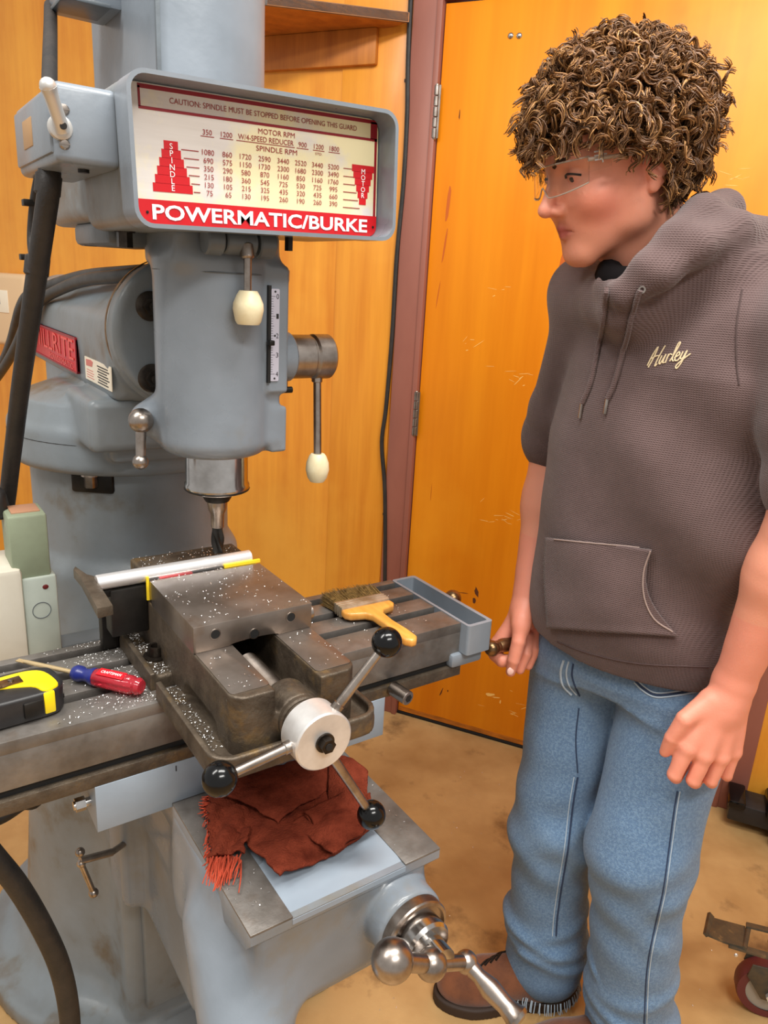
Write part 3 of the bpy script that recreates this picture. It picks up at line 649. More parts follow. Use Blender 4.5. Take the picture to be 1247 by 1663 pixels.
# elevating dial at the lower left
de = Vector((-.12, -.9, -.42)).normalized(); dp = Vector((.272, .60, .575))
b = B(); lathe(b, [(0, 0), (.054, 0), (.054, .062), (.0525, .064), (0, .064)], axisframe(dp-de*.02, de), 40); eb = obj('dial_boss', b, 'paint_light', kne)
b = B(); lathe(b, [(0, .062), (.0485, .062), (.0485, .070), (.046, .072), (.036, .073), (.034, .069), (0, .069)], axisframe(dp-de*.02, de), 60); ed = obj('elevating_dial', b, mat('brassy_dial', (200, 178, 136), .35, .5, (160, 136, 96), 20), mill)
b = B()
for k in range(40):
    a = 2*math.pi*k/40; mm = axisframe(dp+de*.045, de)@Matrix.Rotation(a, 4, 'Z'); box(b, (.0478, -.0004, -.002), (.0489, .0004, .0045), 0, mm)
obj('dial_marks', b, 'ink', ed, 0)
# cross feed dial and ball crank
cx_, cz_ = .463, .680
b = B(); lathe(b, [(0, 0), (.0435, 0), (.0435, .012), (.042, .014), (.0385, .015), (.037, .011), (0, .011)], axisframe((cx_, .553, cz_), (0, -1, 0)), 48); cd_ = obj('cross_feed_dial', b, 'satin', mill)
b = B(); lathe(b, [(0, 0), (.031, 0), (.031, .022), (.028, .026), (.018, .027), (.018, .05), (0, .05)], axisframe((cx_, .543, cz_), (0, -1, 0)), 40); obj('dial_hub', b, 'chrome', cd_)
b = B(); cyl(b, (cx_-.03, .534, cz_+.006), (cx_-.044, .534, cz_+.010), .0075, n=16, bev=.001); obj('dial_lock_screw', b, 'alu', cd_)
yc = .497; q = [Vector(ony(x, y, yc)) for x, y in ((637, 1560), (700, 1566), (757, 1562))]
b = B(); ball(b, q[0], .0232, 28); cyl(b, q[0], q[1], .0105, n=18); ball(b, q[1], .0185, 26); cyl(b, q[1], q[2], .009, n=18); ball(b, q[2], .0135, 24)
cyl(b, (q[1].x, .54, q[1].z), q[1], .013, n=20); ck = obj('ball_crank', b, 'satin', mill)
he = Vector(at(832, 1645, .60)); hd = Vector(ony(845, 1660, yc-.075))
ax_ = (hd-q[2]); b = B(); Lh = ax_.length
lathe(b, [(0, 0), (.009, 0), (.0095, .012), (.0085, .02), (.0125, Lh*.45), (.0105, Lh*.72), (.0125, Lh*.86), (.0155, Lh*.93), (.014, Lh*.985), (.006, Lh*1.01), (0, Lh*1.01)], axisframe(q[2], ax_), 28); obj('crank_handle', b, 'satin', ck)
# --- saddle
sl0, sl1 = ony(156, 1310, .828), ony(622, 1190, .828); zlo = ony(157, 1353, .828)[2]
b = B(); prism(b, [(sl0[0], zlo), (.266, zlo), (.266, .7465), (.525, .7465), (.525, zlo), (sl1[0], zlo), (sl1[0], .807), (sl0[0], .807)], .205, Matrix(((1, 0, 0, 0), (0, 0, 1, .828), (0, 1, 0, 0), (0, 0, 0, 1))), .001)
sad = obj('saddle', b, 'paint_light', mill)
b = B(); box(b, (.27, .832, .745), (.52, 1.03, .806), .002); obj('saddle_slide', b, 'cast', sad)
for zz, x0 in ((.786, .125),):
    p = ony(130, 1306, .86); b = B(); cyl(b, (p[0]-.008, .86, p[2]), (.19, .86, p[2]), .006, n=14); hexa(b, (p[0]+.006, .86, p[2]), (p[0]-.006, .86, p[2]), .009); obj('gib_screw', b, 'chrome', sad)
b = B(); p = ony(286, 1248, .8275); box(b, (p[0]-.0006, .8272, p[2]-.004), (p[0]+.0006, .828, p[2]+.004)); obj('index_mark', b, 'ink', sad, 0)
# saddle clamp handle (small tee)
p0, p1, p2 = ony(182, 1384, 1.0), ony(130, 1398, .99), ony(152, 1450, .985)
b = B(); cyl(b, p0, p1, .0058, n=12); ball(b, ony(130, 1384, .99), .0072, 14); ball(b, ony(132, 1402, .99), .0068, 14); cyl(b, p1, p2, .0044, n=12); ball(b, p2, .0075, 14)
pe = Vector(p0); cyl(b, pe, pe+Vector((.07, .03, 0)), .005, n=12); obj('knee_clamp', b, 'satin', mill)
# --- table: four lands with T slots, apron and lower slide bar
TX0, TX1 = -.10, .750
b = B(); cuts = [(.832, .884), (.903, .943), (.963, 1.000), (1.020, 1.036)]
box(b, (TX0, .832, .836), (TX1, 1.036, .884), .0012); tab = obj('table', b, 'steel_table', mill)
for k, (a, c_) in enumerate(cuts):
    b = B(); box(b, (TX0, a, .8835), (TX1, c_, .90), .0008); obj('table_land', b, 'steel_table', tab)
b = B()
for a, c_ in ((.884, .903), (.943, .963), (1.0, 1.02)): box(b, (TX0+.001, a, .8835), (TX1-.001, c_, .8845))
obj('slot_floor', b, 'dark', tab)
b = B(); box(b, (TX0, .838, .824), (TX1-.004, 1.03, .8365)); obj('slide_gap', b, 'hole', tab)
b = B(); box(b, (TX0, .829, .806), (TX1+.004, 1.03, .8245), .001); obj('slide_bar', b, 'cast', tab)
p = ony(650, 1062, .815); b = B(); cyl(b, (p[0], .83, .819), (p[0]+.006, .795, .817), .0115, n=24, bev=.001); sc_ = obj('stop_screw', b, 'satin', mill)
b = B(); lathe(b, [(.0065, 0), (.0065, .004), (0, .004)], axisframe((p[0]+.006, .7985, .817), (0.17, -.98, -.05)), 6); obj('hex_socket', b, 'hole', sc_)
# end bracket shaped as an open trough
b = B(); x0, x1, yA, yB = TX1, .801, .812, 1.032
ring_prism(b, rrect(x0-.001, yA, x1, yB, .006, 3), rrect(x0+.004, yA+.007, x1-.007, yB-.007, .004, 3), .052, Matrix.Translation((0, 0, .849))); box(b, (x0+.002, yA+.002, .847), (x1-.002, yB-.002, .866), .002); tr = obj('end_bracket', b, 'paint', mill)
b = B(); box(b, (x0-.02, yA+.012, .824), (x1-.006, yB-.02, .848), .005); obj('bracket_foot', b, 'paint', tr)
# table crank: ball arm and turning handle
cxp = .862; A_ = Vector(onx(735, 972, cxp)); H_ = Vector(onx(799, 1053, cxp)); mid = (A_+H_)/2
b = B(); cyl(b, (.79, mid.y, mid.z), (cxp, mid.y, mid.z), .014, n=24); ball(b, mid, .018, 20); cyl(b, A_, H_, .0085, n=16); ball(b, A_, .0165, 22); ball(b, H_, .0145, 22)
tc_ = obj('table_crank', b, 'bronze', mill)
b = B(); lathe(b, [(0, .008), (.0105, .008), (.0115, .013), (.0105, .016), (.0125, .022), (.0135, .045), (.0115, .085), (.009, .094), (0, .095)], axisframe(H_, (1, 0, 0)), 24); obj('crank_handle', b, 'bronze', tc_)
# ================================================================== VISE ON THE TABLE
vise = thing('machine_vise', 'heavy grey steel machine vise with three ball handles bolted on the mill table', 'vise', (.36, .85, .90))
def f_base(P):
    x, y, z = P[..., 0], P[..., 1], P[..., 2]
    d = s_box(P, (.254, .645, .899), (.468, 1.052, .912), .004)
    q = np.stack([np.abs(x-.361)-(.107-.028), np.abs(y-.8485)-(.2035-.028)], -1)
    rd = np.linalg.norm(np.maximum(q, 0), axis=-1)+np.minimum(q.max(-1), 0)-.028      # rounded plan
    plate = np.maximum(rd, np.abs(z-.905)-.0065)
    rim = np.maximum(np.maximum(rd, -(rd+.0075)), np.abs(z-.912)-.0125)
    d = smin(plate, rim, .004)
    ear = np.minimum(s_box(P, (.258, .862, .902), (.30, .96, .919), .004), s_box(P, (.42, .862, .902), (.466, .96, .919), .004)); d = smin(d, ear, .003)
    key = np.minimum(s_box(P, (.245, .842, .89), (.285, .862, .94), .002), s_box(P, (.437, .842, .89), (.48, .862, .94), .002)); d = np.maximum(d, -key)
    return d
vb = obj('base_flange', net(f_base, (.24, .63, .89), (.485, 1.065, .935), .0028), 'cast', vise, 180)
for sx in (.278, .443):
    b = B(); lathe(b, [(.009, .0), (.0165, 0), (.0165, .003), (.009, .0035)], Matrix.Translation((sx, .915, .919)), 28); lathe(b, [(0, .004), (.006, .004), (.0065, .016), (.0105, .016), (.011, .0), (0, 0)], Matrix.Translation((sx, .915, .9195)), 20); obj('hold_down_bolt', b, 'bolt', vise)
def f_body(P):
    x, y, z = P[..., 0], P[..., 1], P[..., 2]
    q = np.stack([np.abs(x-.3605)-(.0785-.018), np.abs(y-.847)-(.187-.018)], -1)
    rd = np.linalg.norm(np.maximum(q, 0), axis=-1)+np.minimum(q.max(-1), 0)-.018
    d = np.maximum(rd, np.abs(z-.9465)-.0385)
    fix = s_box(P, (.282, .992, .91), (.4395, 1.034, 1.02), .002); d = np.minimum(d, fix)
    slot = s_box(P, (.3315, .60, .93), (.3885, .99, 1.0), .003); d = np.maximum(d, -slot)
    win = np.minimum(s_cap(P, (.27, .725, .914), (.27, .80, .914), .022), s_cap(P, (.45, .725, .914), (.45, .80, .914), .022)); d = np.maximum(d, -win)
    lip = s_cylz(P, (.36, .943), .029, .656, .70, .003, 1); d = smin(d, np.maximum(lip, z-.974), .004)
    return d
vbody = obj('vise_body', net(f_body, (.272, .645, .903), (.452, 1.045, 1.03), .0026), 'cast', vise, 60)
for x0, x1 in ((.2835, .3305), (.3895, .4375)):
    b = B(); prism(b, rrect(x0, .672, x1, .985, .006, 4), .0012, Matrix.Translation((0, 0, .9848)), .0004); obj('ground_rail', b, 'jaw', vise)
# sliding jaw with three bores and an arch over the screw
b = B(); pr = [(.281, .986), (.325, .986)]+[(.36-.033*math.cos(math.pi*i/12), .986+.0035*math.sin(math.pi*i/12)) for i in range(13)]+[(.3945, .986), (.4398, .986), (.4398, 1.020), (.281, 1.020)]
prism(b, pr, .159, Matrix(((1, 0, 0, 0), (0, 0, 1, .777), (0, 1, 0, 0), (0, 0, 0, 1))), .0012); sj = obj('sliding_jaw', b, 'jaw', vise)
for px, py in ((349.5, 1030), (413, 1029), (472.5, 1002)):
    p = ony(px, py, .777); b = B(); lathe(b, [(.0060, 0), (.0058, .0003), (0, .0003)], axisframe((p[0], .7768, p[2]), (0, -1, 0)), 24); obj('jaw_bore', b, 'hole', sj)
    b = B(); lathe(b, [(.0058, 0), (.0058, .0006), (.0070, .0005), (.0072, 0)], axisframe((p[0], .777, p[2]), (0, -1, 0)), 24); obj('bore_rim', b, 'satin', sj)
b = B(); box(b, (.283, .936, .984), (.4395, .949, 1.0165), .0015); obj('jaw_plate', b, 'satin', vise)
b = B(); box(b, (.284, .979, .984), (.4385, .992, 1.0165), .0015); obj('jaw_plate', b, 'jaw', vise)
b = B(); p = onz(508, 992, .99); cyl(b, (.4395, .80, .996), (.452, .80, .996), .010, n=22, bev=.001); obj('jaw_set_screw', b, 'satin', vise)
# screw, collar, hub and the three arms
VX, VZ = .360, .9435
b = B(); pr = [(0, 0)]
for k in range(56): pr += [(.0125, .0025*k), (.0145, .0025*k+.00125)]
pr += [(0, .14)]; lathe(b, pr, axisframe((VX, .80, VZ), (0, -1, 0)), 28); obj('vise_screw', b, 'satin', vise)
b = B(); cyl(b, (VX, .672, VZ), (VX, .650, VZ), .0275, n=36, bev=.002); cyl(b, (VX, .652, VZ), (VX, .644, VZ), .0245, n=36); obj('thrust_collar', b, 'cast', vise)
b = B(); cyl(b, (VX, .66, VZ), (VX, .634, VZ), .0215, n=32); obj('hub_sleeve', b, 'jaw', vise)
b = B(); cyl(b, (VX, .637, VZ), (VX, .600, VZ), .0345, n=56, bev=.0018); vh = obj('handle_hub', b, 'alu', vise)
b = B(); cyl(b, (VX, .601, VZ), (VX, .5975, VZ), .0112, n=28); hexa(b, (VX, .6, VZ), (VX, .590, VZ), .0088); obj('hub_nut', b, 'bolt', vh)
b = B(); cyl(b, (VX, .5905, VZ), (VX, .5892, VZ), .0042, n=16); obj('nut_bore', b, 'hole', vh)
for (px, py), r in (((628, 1043), .0172), ((357, 1265), .0182), ((603, 1323), .0172)):
    e = Vector(ony(px, py, .608)); d_ = (e-Vector((VX, .618, VZ))); s = Vector((VX, .618, VZ))+d_.normalized()*.028
    b = B(); cyl(b, s, e, .0062, .0050, n=18); cyl(b, s, s+d_.normalized()*.014, .0072, n=18, bev=.001); ar = obj('handle_arm', b, 'satin', vise)
    b = B(); ball(b, e, r, 36); obj('ball_knob', b, 'ball', ar)
# --- work in the vise
b = B(); e0_, e1_ = onz(153, 935, 1.0235), onz(183, 982, 1.0235); xe = e0_[0]+(e1_[0]-e0_[0])*(.962-e0_[1])/(e1_[1]-e0_[1]); pa, pb_ = Vector((xe-.0015, .962, 1.0205)), Vector((.438, .964, 1.0205)); cyl(b, pa, pb_, .0105, n=40, bev=.001); wk = tag(obj('round_bar', b, 'barsteel'), 'bright round steel bar clamped between the vise jaws under the cutter', 'steel bar')
b = B(); box(b, (.298, .9508, 1.0135), (.345, .9530, 1.0165), .0005); obj('red_strip', b, mat('dull_red', (196, 70, 74), .35, .5), wk)  # thin red strip along the lower front of the bar
b = B(); box(b, (.392, .9490, 1.0155), (.4475, .9530, 1.0200)); tag(obj('paper_strip', b, 'yshim', smooth=0), 'yellow paper strip lying along the steel bar by the sliding jaw', 'paper strip')
b = B(); box(b, (.2795, .9484, .988), (.2829, .9516, 1.022)); tag(obj('paper_strip', b, 'yshim', smooth=0), 'yellow paper strip standing upright at the open end of the vise jaws', 'paper strip')
# work stop: angled flat bar; added black block and post stand in for shade
st = thing('work_stop', 'brown steel work stop touching the end of the round bar beside the vise', 'work stop', (.235, .985, .90))
zt_ = 1.0235; ap = [onz(x, y, zt_)[:2] for x, y in ((158, 988), (183, 982), (153, 935), (141, 932), (122, 919), (119, 924), (131, 938))]
b = B(); prism(b, [tuple(p) for p in ap], .014, Matrix.Translation((0, 0, zt_-.014)), .0012); obj('stop_arm', b, 'cast', st)
b = B(); box(b, (.232, .953, .94), (.2825, .985, zt_-.0142), .003); box(b, (.211, .956, zt_-.024), (.236, .974, zt_-.0138), .001); obj('stop_shade_block', b, 'dark', st)  # added block carries the arm; its black stands for the shaded void
b = B(); box(b, (.230, 1.0, .8995), (.2525, 1.02, .985), .003); box(b, (.235, .98, .95), (.2525, 1.01, .985), .003); obj('stop_shade_post', b, 'dark', st)  # added post, black in place of the shadowed space behind the table
# end mill in the spindle
b = B()
lathe(b, [(0, 1.109), (.0145, 1.109), (.0145, 1.104), (.0125, 1.094), (.0095, 1.088), (.0092, 1.068), (0, 1.068)], Matrix.Translation((SX, SY, 0)), 28)
em = thing('end_mill', 'twisted end mill cutter hanging from the spindle above the steel bar', 'cutter', (SX, SY, 1.03)); obj('shank', b, 'satin', em)
b = B(); nf, nz = 4, 22; rows_ = []
for k in range(nz+1):
    z = 1.072-(1.072-1.029)*k/nz; tw = 2.2*k/nz; row = []
    for i in range(nf*6):
        a = 2*math.pi*i/(nf*6); ph = (i % 6)/6; r = .0094*(1-.42*math.sin(math.pi*ph)**2)
        row.append(b.verts.new((SX+r*math.cos(a+tw), SY+r*math.sin(a+tw), z)))
    rows_.append(row)
for a_, c_ in zip(rows_, rows_[1:]):
    for i in range(nf*6): b.faces.new((a_[i], c_[i], c_[(i+1) % (nf*6)], a_[(i+1) % (nf*6)]))
b.faces.new(rows_[-1]); b.faces.new(rows_[0][::-1]); obj('flutes', b, 'dark', em, 40)

# ================================================================== TOOLS ON THE TABLE
# screwdriver
T_, E_ = Vector(onz(28, 1072, .9090)), Vector(onz(231, 1116, .9145)); dv = (E_-T_).normalized(); LL = (E_-T_).length
sd = thing('screwdriver', 'flat screwdriver with clear red handle and blue collar lying on the mill table', 'screwdriver', E_)
fs = axisframe(T_, dv)
b = B(); Ls = LL*.50
lathe(b, [(0, .006), (.0028, .010), (.0032, .03), (.0032, Ls), (0, Ls)], fs, 16); box(b, (-.0035, -.0006, 0), (.0035, .0006, .012), 0, fs); obj('blade', b, 'brass', sd)
b = B(); z_ = LL*.47; lathe(b, [(0, z_), (.0085, z_), (.0105, z_+.004), (.0105, z_+.011), (.0082, z_+.017), (.0090, z_+.024), (.0115, z_+.029), (.0115, z_+.034), (0, z_+.034)], fs, 28); obj('collar', b, 'blue', sd)
b = B(); z_ = LL*.47+.033; z2 = LL; rows_ = []
for k, (zz, r) in enumerate(((z_, .0105), (z_+.004, .0122), (z2-.016, .0122), (z2-.011, .0098), (z2-.006, .0112), (z2-.001, .0085), (z2, .004))):
    rows_.append([b.verts.new(fs@Vector((r*(1-.10*(math.cos(6*a) > .55) if 0 < k < 3 else 1)*math.cos(a), r*(1-.10*(math.cos(6*a) > .55) if 0 < k < 3 else 1)*math.sin(a), zz))) for a in [2*math.pi*i/48 for i in range(48)]])
for a_, c_ in zip(rows_, rows_[1:]):
    for i in range(48): b.faces.new((a_[i], a_[(i+1) % 48], c_[(i+1) % 48], c_[i]))
b.faces.new(rows_[0][::-1]); b.faces.new(rows_[-1]); hd_ = obj('handle', b, 'redclear', sd)
up_ = Vector((0, -.35, .94)); up_ = (up_-dv*up_.dot(dv)).normalized(); bm_m = frame(T_+dv*(LL*.47+.041), dv, up_)
b = B(); box(b, (0, -.0062, .0108), (.040, .0062, .0124), .0006, bm_m); rb_ = obj('red_band', b, 'redband', hd_)
b = B(); text_into(b, 'CRAFTSMAN', .005, .035, -.0022, .0022, bm_m, .0128); obj('band_lettering', b, 'sign_white', hd_, 0)
# tape measure
tc0 = onz(40, 1153, .9); tp_ = thing('tape_measure', 'yellow and black pocket tape measure lying flat on the mill table', 'tape measure', tc0)
tm = Matrix.Translation(tc0)@Matrix.Rotation(math.radians(8), 4, 'Z')
out = [(-.042, -.030), (.020, -.034), (.036, -.026), (.042, -.012), (.042, .018), (.034, .030), (.016, .036), (-.02, .038), (-.040, .026), (-.046, .0)]
def ins(p, k): return [(x*k, y*k) for x, y in p]
def rnd_poly(p, n=4):
    q = spline([(x, y, 0) for x, y in p]+[(p[0][0], p[0][1], 0)], n); return [(v[0], v[1]) for v in q[:-1]]
op = rnd_poly(out)
b = B(); prism(b, op, .034, tm@Matrix.Translation((0, 0, .001)), .004, 3); tb_ = obj('rubber_shell', b, 'blackplastic', tp_)
b = B(); prism(b, rnd_poly([(-.046, .0), (-.030, .004), (.006, -.012), (.014, -.030), (.026, -.031), (.034, -.022), (.030, .012), (.014, .026), (-.02, .028), (-.040, .022)]), .005, tm@Matrix.Translation((0, 0, .0325)), .0015)
box(b, (.013, -.0355, .006), (.026, -.029, .034), .002, tm); obj('yellow_case', b, 'yellow', tp_)
b = B(); box(b, (-.026, .0, .0372), (.002, .017, .0392), .0008, tm); box(b, (-.026, -.001, .039), (-.022, .018, .041), .0008, tm); cl = obj('belt_clip', b, 'bronze', tp_)
b = B(); lathe(b, [(0, .0028), (.003, .002), (.0034, 0)], tm@Matrix.Translation((-.010, .0085, .039)), 16); obj('clip_screw', b, 'satin', tp_)
b = B(); box(b, (-.010, -.0365, .008), (.012, -.030, .028), .002, tm); obj('grip_panel', b, 'dark', tp_)
b = B(); box(b, (.042, -.006, .003), (.046, .010, .026), .001, tm); obj('tape_hook', b, 'chrome', tp_)
# paint brush
fc = Vector(onz(588, 982, .912)); ey = Vector((.03, 1, 0)).normalized(); ex = Vector((1, -.03, 0)).normalized()
bt = thing('paint_brush', 'wide bristle paint brush with wooden handle lying across the mill table', 'brush', (fc.x, fc.y, .90))
bmx = Matrix(((ex.x, ey.x, 0, fc.x), (ex.y, ey.y, 0, fc.y), (0, 0, 1, .911), (0, 0, 0, 1)))
hw = .046
b = B(); prism(b, rrect(-hw, -.012, hw, .014, .002, 2), .018, bmx@Matrix.Translation((0, 0, -.009)), .002)
for yy in (-.006, .0, .007): box(b, (-hw-.0006, yy-.0012, -.0096), (hw+.0006, yy+.0012, .0096), .0005, bmx)
obj('ferrule', b, mat('tin_ferrule', (206, 196, 178), .35, .7, (160, 140, 110), 30), bt)
b = B()
for k in range(1500):
    x = random.uniform(-hw+.001, hw-.001); z = random.uniform(-.0085, .0085); l = random.uniform(.034, .050)*(1-.1*abs(x/hw)); sx_ = x*.10+random.gauss(0, .0018); sz_ = z*.25+random.gauss(0, .0016); r = .00055
    p0 = Vector((x, .012, z)); p1 = Vector((x+sx_*.5, .012+l*.6, z+sz_*.4)); p2 = Vector((x+sx_, .012+l, max(z+sz_, -.0098)))
    for (q0, q1, ra, rb2) in ((p0, p1, r, r), (p1, p2, r, r*.5)):
        a_ = [b.verts.new(bmx@(q0+Vector((ra*math.cos(t), 0, ra*math.sin(t))))) for t in (0, 2.1, 4.2)]; c_ = [b.verts.new(bmx@(q1+Vector((rb2*math.cos(t), 0, rb2*math.sin(t))))) for t in (0, 2.1, 4.2)]
        for i in range(3): b.faces.new((a_[i], c_[i], c_[(i+1) % 3], a_[(i+1) % 3]))
tag(obj('bristles', b, 'bristle', bt), kind='stuff')
hp = [(-hw, -.012), (hw, -.012), (hw+.001, -.024), (hw-.006, -.033), (.018, -.038), (.0105, -.050), (.0090, -.08), (.012, -.115), (.0115, -.142), (.004, -.151), (-.004, -.151), (-.0115, -.142), (-.012, -.115), (-.0090, -.08), (-.0105, -.050), (-.018, -.040), (-hw+.006, -.033), (-hw-.001, -.024)]
b = B(); prism(b, hp, .014, bmx@Matrix.Translation((0, 0, -.007)), .0045, 4); obj('handle', b, 'wood', bt, 60)
# metal chips: curled slivers lying everywhere round the vise
b = B()
def chipcurl(x, y, z, s=1.):
    a = random.uniform(0, 6.28); l = random.uniform(.0010, .0032)*s; wd = random.uniform(.0003, .0006); n = 3; up = random.uniform(.0002, .0012)*s; cur = random.uniform(-1.2, 1.2)
    prev = None
    for k in range(n+1):
        t = k/n-.5; aa = a+cur*t; px, py = x+l*t*math.cos(aa), y+l*t*math.sin(aa); pz = z+.0003+up*(1-4*t*t)*.6+random.uniform(0, .0003)
        v0 = b.verts.new((px-wd*math.sin(aa), py+wd*math.cos(aa), pz)); v1 = b.verts.new((px+wd*math.sin(aa), py-wd*math.cos(aa), pz+wd*.7))
        if prev: b.faces.new((prev[0], v0, v1, prev[1]))
        prev = (v0, v1)
AR0, AL0 = at(880, 1575, 1.235), at(1008, 1720, 1.10); sh0, sh1 = onz(925, 1612, 0), onz(705, 1622, 0)
def near_feet(x, y):
    if math.hypot(x-AX[0], y-AX[1]) < .36 or (.13 < x < .67 and 1.0 < y < 1.42): return True
    for off in (np.zeros(3), AL0-AR0):
        p = np.array((x, y, 0))-off-sh0; d = sh1-sh0; d[2] = p[2] = 0; t_ = min(1, max(0, p@d/(d@d)))
        if np.linalg.norm(p-d*t_) < .075: return True
    return False
def strew(n, x0, x1, y0, y1, z, gx=None, s=1., skip=None):
    k = 0
    while k < n:
        x = random.uniform(x0, x1) if gx is None else gx-abs(random.gauss(0, .05)); y = random.uniform(y0, y1)
        if x < x0 or x > x1 or (skip and skip(x, y)): continue
        chipcurl(x, y, z, s); k += 1
tape_ = onz(40, 1153, .9)
slot_ = lambda x, y: math.hypot(x-tape_[0], y-tape_[1]) < .056 or (.884 < y < .903) or (.943 < y < .963) or (1.0 < y < 1.02)
strew(420, .08, .254, .836, 1.034, .90, .254, skip=slot_); strew(70, .08, .25, .836, 1.03, .90, skip=slot_); strew(90, .47, .72, .836, 1.03, .90, skip=slot_)
ear_ = lambda x, y: math.hypot(x-.278, y-.915) < .018
strew(170, .264, .281, .962, 1.04, .9120, s=1.1); strew(110, .262, .2815, .866, .956, .9192, s=1.1, skip=ear_); strew(150, .2635, .281, .68, .84, .9120); strew(40, .30, .44, .6535, .6585, .9120)
strew(130, .283, .438, .78, .934, 1.020); strew(110, .284, .438, .993, 1.033, 1.020); strew(40, .285, .388, .9365, .9485, 1.0168)
strew(22, .285, .33, .68, .775, .986); strew(22, .39, .436, .68, .775, .986); strew(26, .27, .315, .59, .82, .746); strew(10, .475, .522, .6, .80, .746)
strew(140, .4, 1.6, .55, 1.5, .0, s=1.6, skip=near_feet); strew(50, .15, .6, .5, 1.0, .0, s=1.6, skip=near_feet)
tag(obj('metal_chips', b, mat('bright_swarf', (240, 238, 236), .25, .65), None, 0), 'bright curled metal chips strewn over vise, table and floor', 'metal chips', kind='stuff')

# ================================================================== RED SHOP RAG ON THE KNEE
rag = thing('shop_rag', 'crumpled rust red terry rag with frayed edge lying on the knee ways', 'rag', onz(480, 1340, .747))
def bil(c, u, v, z):
    p = [(1-u)*(1-v), u*(1-v), u*v, (1-u)*v]; x = sum(a*q[0] for a, q in zip(p, c)); y = sum(a*q[1] for a, q in zip(p, c)); return onz(x, y, z)
def nz_(p, s): return noise.noise(Vector(p)*s)
def sheet(c, z0, hfun, th=.0035, nu=56, nv=44, ragged=.0):
    bm = B()
    def fn(u, v):
        p = bil(c, u, v, z0); h = hfun(u, v)+.0022*nz_(p, 60)+.0012*nz_(p, 140)+.0007*nz_(p, 420)
        p = p+np.array((ragged*nz_(p, 90), ragged*nz_(p+5, 90), 0)); p[2] = max(z0+h, .7475); return p
    quadgrid(bm, fn, nu, nv, th); bmesh.ops.recalc_face_normals(bm, faces=bm.faces[:]); return bm
obj('lower_fold', sheet([(335, 1300), (560, 1235), (618, 1350), (452, 1440)], .749, lambda u, v: .006+.007*math.sin(3.2*u+1.5*v)**2+.004*math.sin(9*v+4*u), ragged=.004), 'rag', rag, 180)
obj('front_fold', sheet([(470, 1350), (600, 1300), (612, 1345), (540, 1400)], .752, lambda u, v: .010+.010*math.sin(math.pi*v)*math.sin(math.pi*min(u*1.2, 1)), .004, 40, 30, .003), 'rag', rag, 180)
obj('upper_fold', sheet([(338, 1292), (528, 1228), (556, 1262), (452, 1340)], .762, lambda u, v: .012*math.sin(math.pi*min(1, v*.9+.1))+.012*u*(1-v)+.005*math.sin(7*u), .004, 56, 44, .002), 'rag', rag, 180)
def roll_(pts, r): bm = B(); tube(bm, pts, r, 12, 8); return bm
bm = B()
def rollfn(u, v):
    s = 1.35*2*math.pi*v; rr = .004+.0075*v; p = onz(500+86*u, 1332-42*u, .768); d = nrm(onz(586, 1290, .768)-onz(500, 1332, .768)); nn = np.array((-d[1], d[0], 0))
    return p-nn*rr*math.cos(s)*1.5+np.array((0, 0, rr*math.sin(s)*.8))+.0012*np.array((nz_((u*9, v*7, 1), 1), nz_((u*9, v*7, 5), 1), nz_((u*9, v*7, 9), 1)))
quadgrid(bm, rollfn, 30, 40, .0028); bmesh.ops.recalc_face_normals(bm, faces=bm.faces[:]); obj('rolled_fold', bm, 'rag', rag, 180)
bm = B()
def drape(u, v):
    p = onz(535+60*u, 1235+20*u+95*v*(1-.15*u), .775-.02*v); return p+np.array((0, 0, .010*math.sin(math.pi*u)+.003*math.sin(8*v+3*u)+.002*nz_((u*6, v*6, 0), 1)))
quadgrid(bm, drape, 30, 30, .004); bmesh.ops.recalc_face_normals(bm, faces=bm.faces[:]); obj('back_fold', bm, 'rag', rag, 180)
obj('corner_flap', sheet([(338, 1318), (418, 1325), (392, 1392), (342, 1398)], .752, lambda u, v: .006+.006*math.sin(math.pi*u)*(1-v)+.003*math.sin(11*u+5*v), .003, 40, 40, .004), 'rag', rag, 180)
b = B()
for k in range(150):
    t = random.random()
    if t < .3: px, py, dx, dy = 338+random.uniform(-4, 6), random.uniform(1292, 1325), random.uniform(-14, -4), random.uniform(-4, 6)
    elif t < .6: px, py, dx, dy = random.uniform(336, 346), random.uniform(1325, 1400), random.uniform(-10, 2), random.uniform(2, 18)
    else: px, py, dx, dy = random.uniform(342, 392), random.uniform(1385, 1402), random.uniform(-16, -2), random.uniform(18, 52)
    z_ = .7495; z1_ = random.uniform(.749, .757)
    tube(b, [onz(px, py, z1_), onz(px+dx*.5+random.uniform(-3, 3), py+dy*.5, z1_+random.uniform(0, .004)), onz(px+dx, py+dy, z_)], lambda t_: .0011*(1-.5*t_), 4, 4)
tag(obj('frayed_threads', b, mat('rag_thread', (186, 72, 44), .9), rag), kind='stuff')

# ================================================================== ELECTRICAL BOXES, CABLES
eb_ = thing('electrical_box', 'pale grey electrical boxes with a green box on top beside the column', 'electrical box', (.17, 1.2, .80))
yF = 1.15
def fbox(bm, px0, px1, py0, py1, dep, bev=.004, zt=None):
    a_ = ony(px0, py0, yF); c_ = ony(px1, py1, yF); box(bm, (a_[0], yF, min(a_[2], c_[2])), (c_[0], yF+dep, max(a_[2], c_[2])), bev)
    return a_[0], c_[0], max(a_[2], c_[2])
xj0, xj1, zj = ony(41, 1000, yF)[0], ony(97, 1000, yF)[0], ony(60, 938, yF)[2]
b = B(); box(b, (xj0, yF, .77), (xj1, yF+.075, zj), .004); jb = obj('junction_box', b, 'boxgrey', eb_)
b = B(); box(b, (xj0-.14, yF-.004, .77), (xj0+.001, yF+.10, ony(20, 925, yF)[2]), .008); obj('enclosure', b, 'beige', eb_)
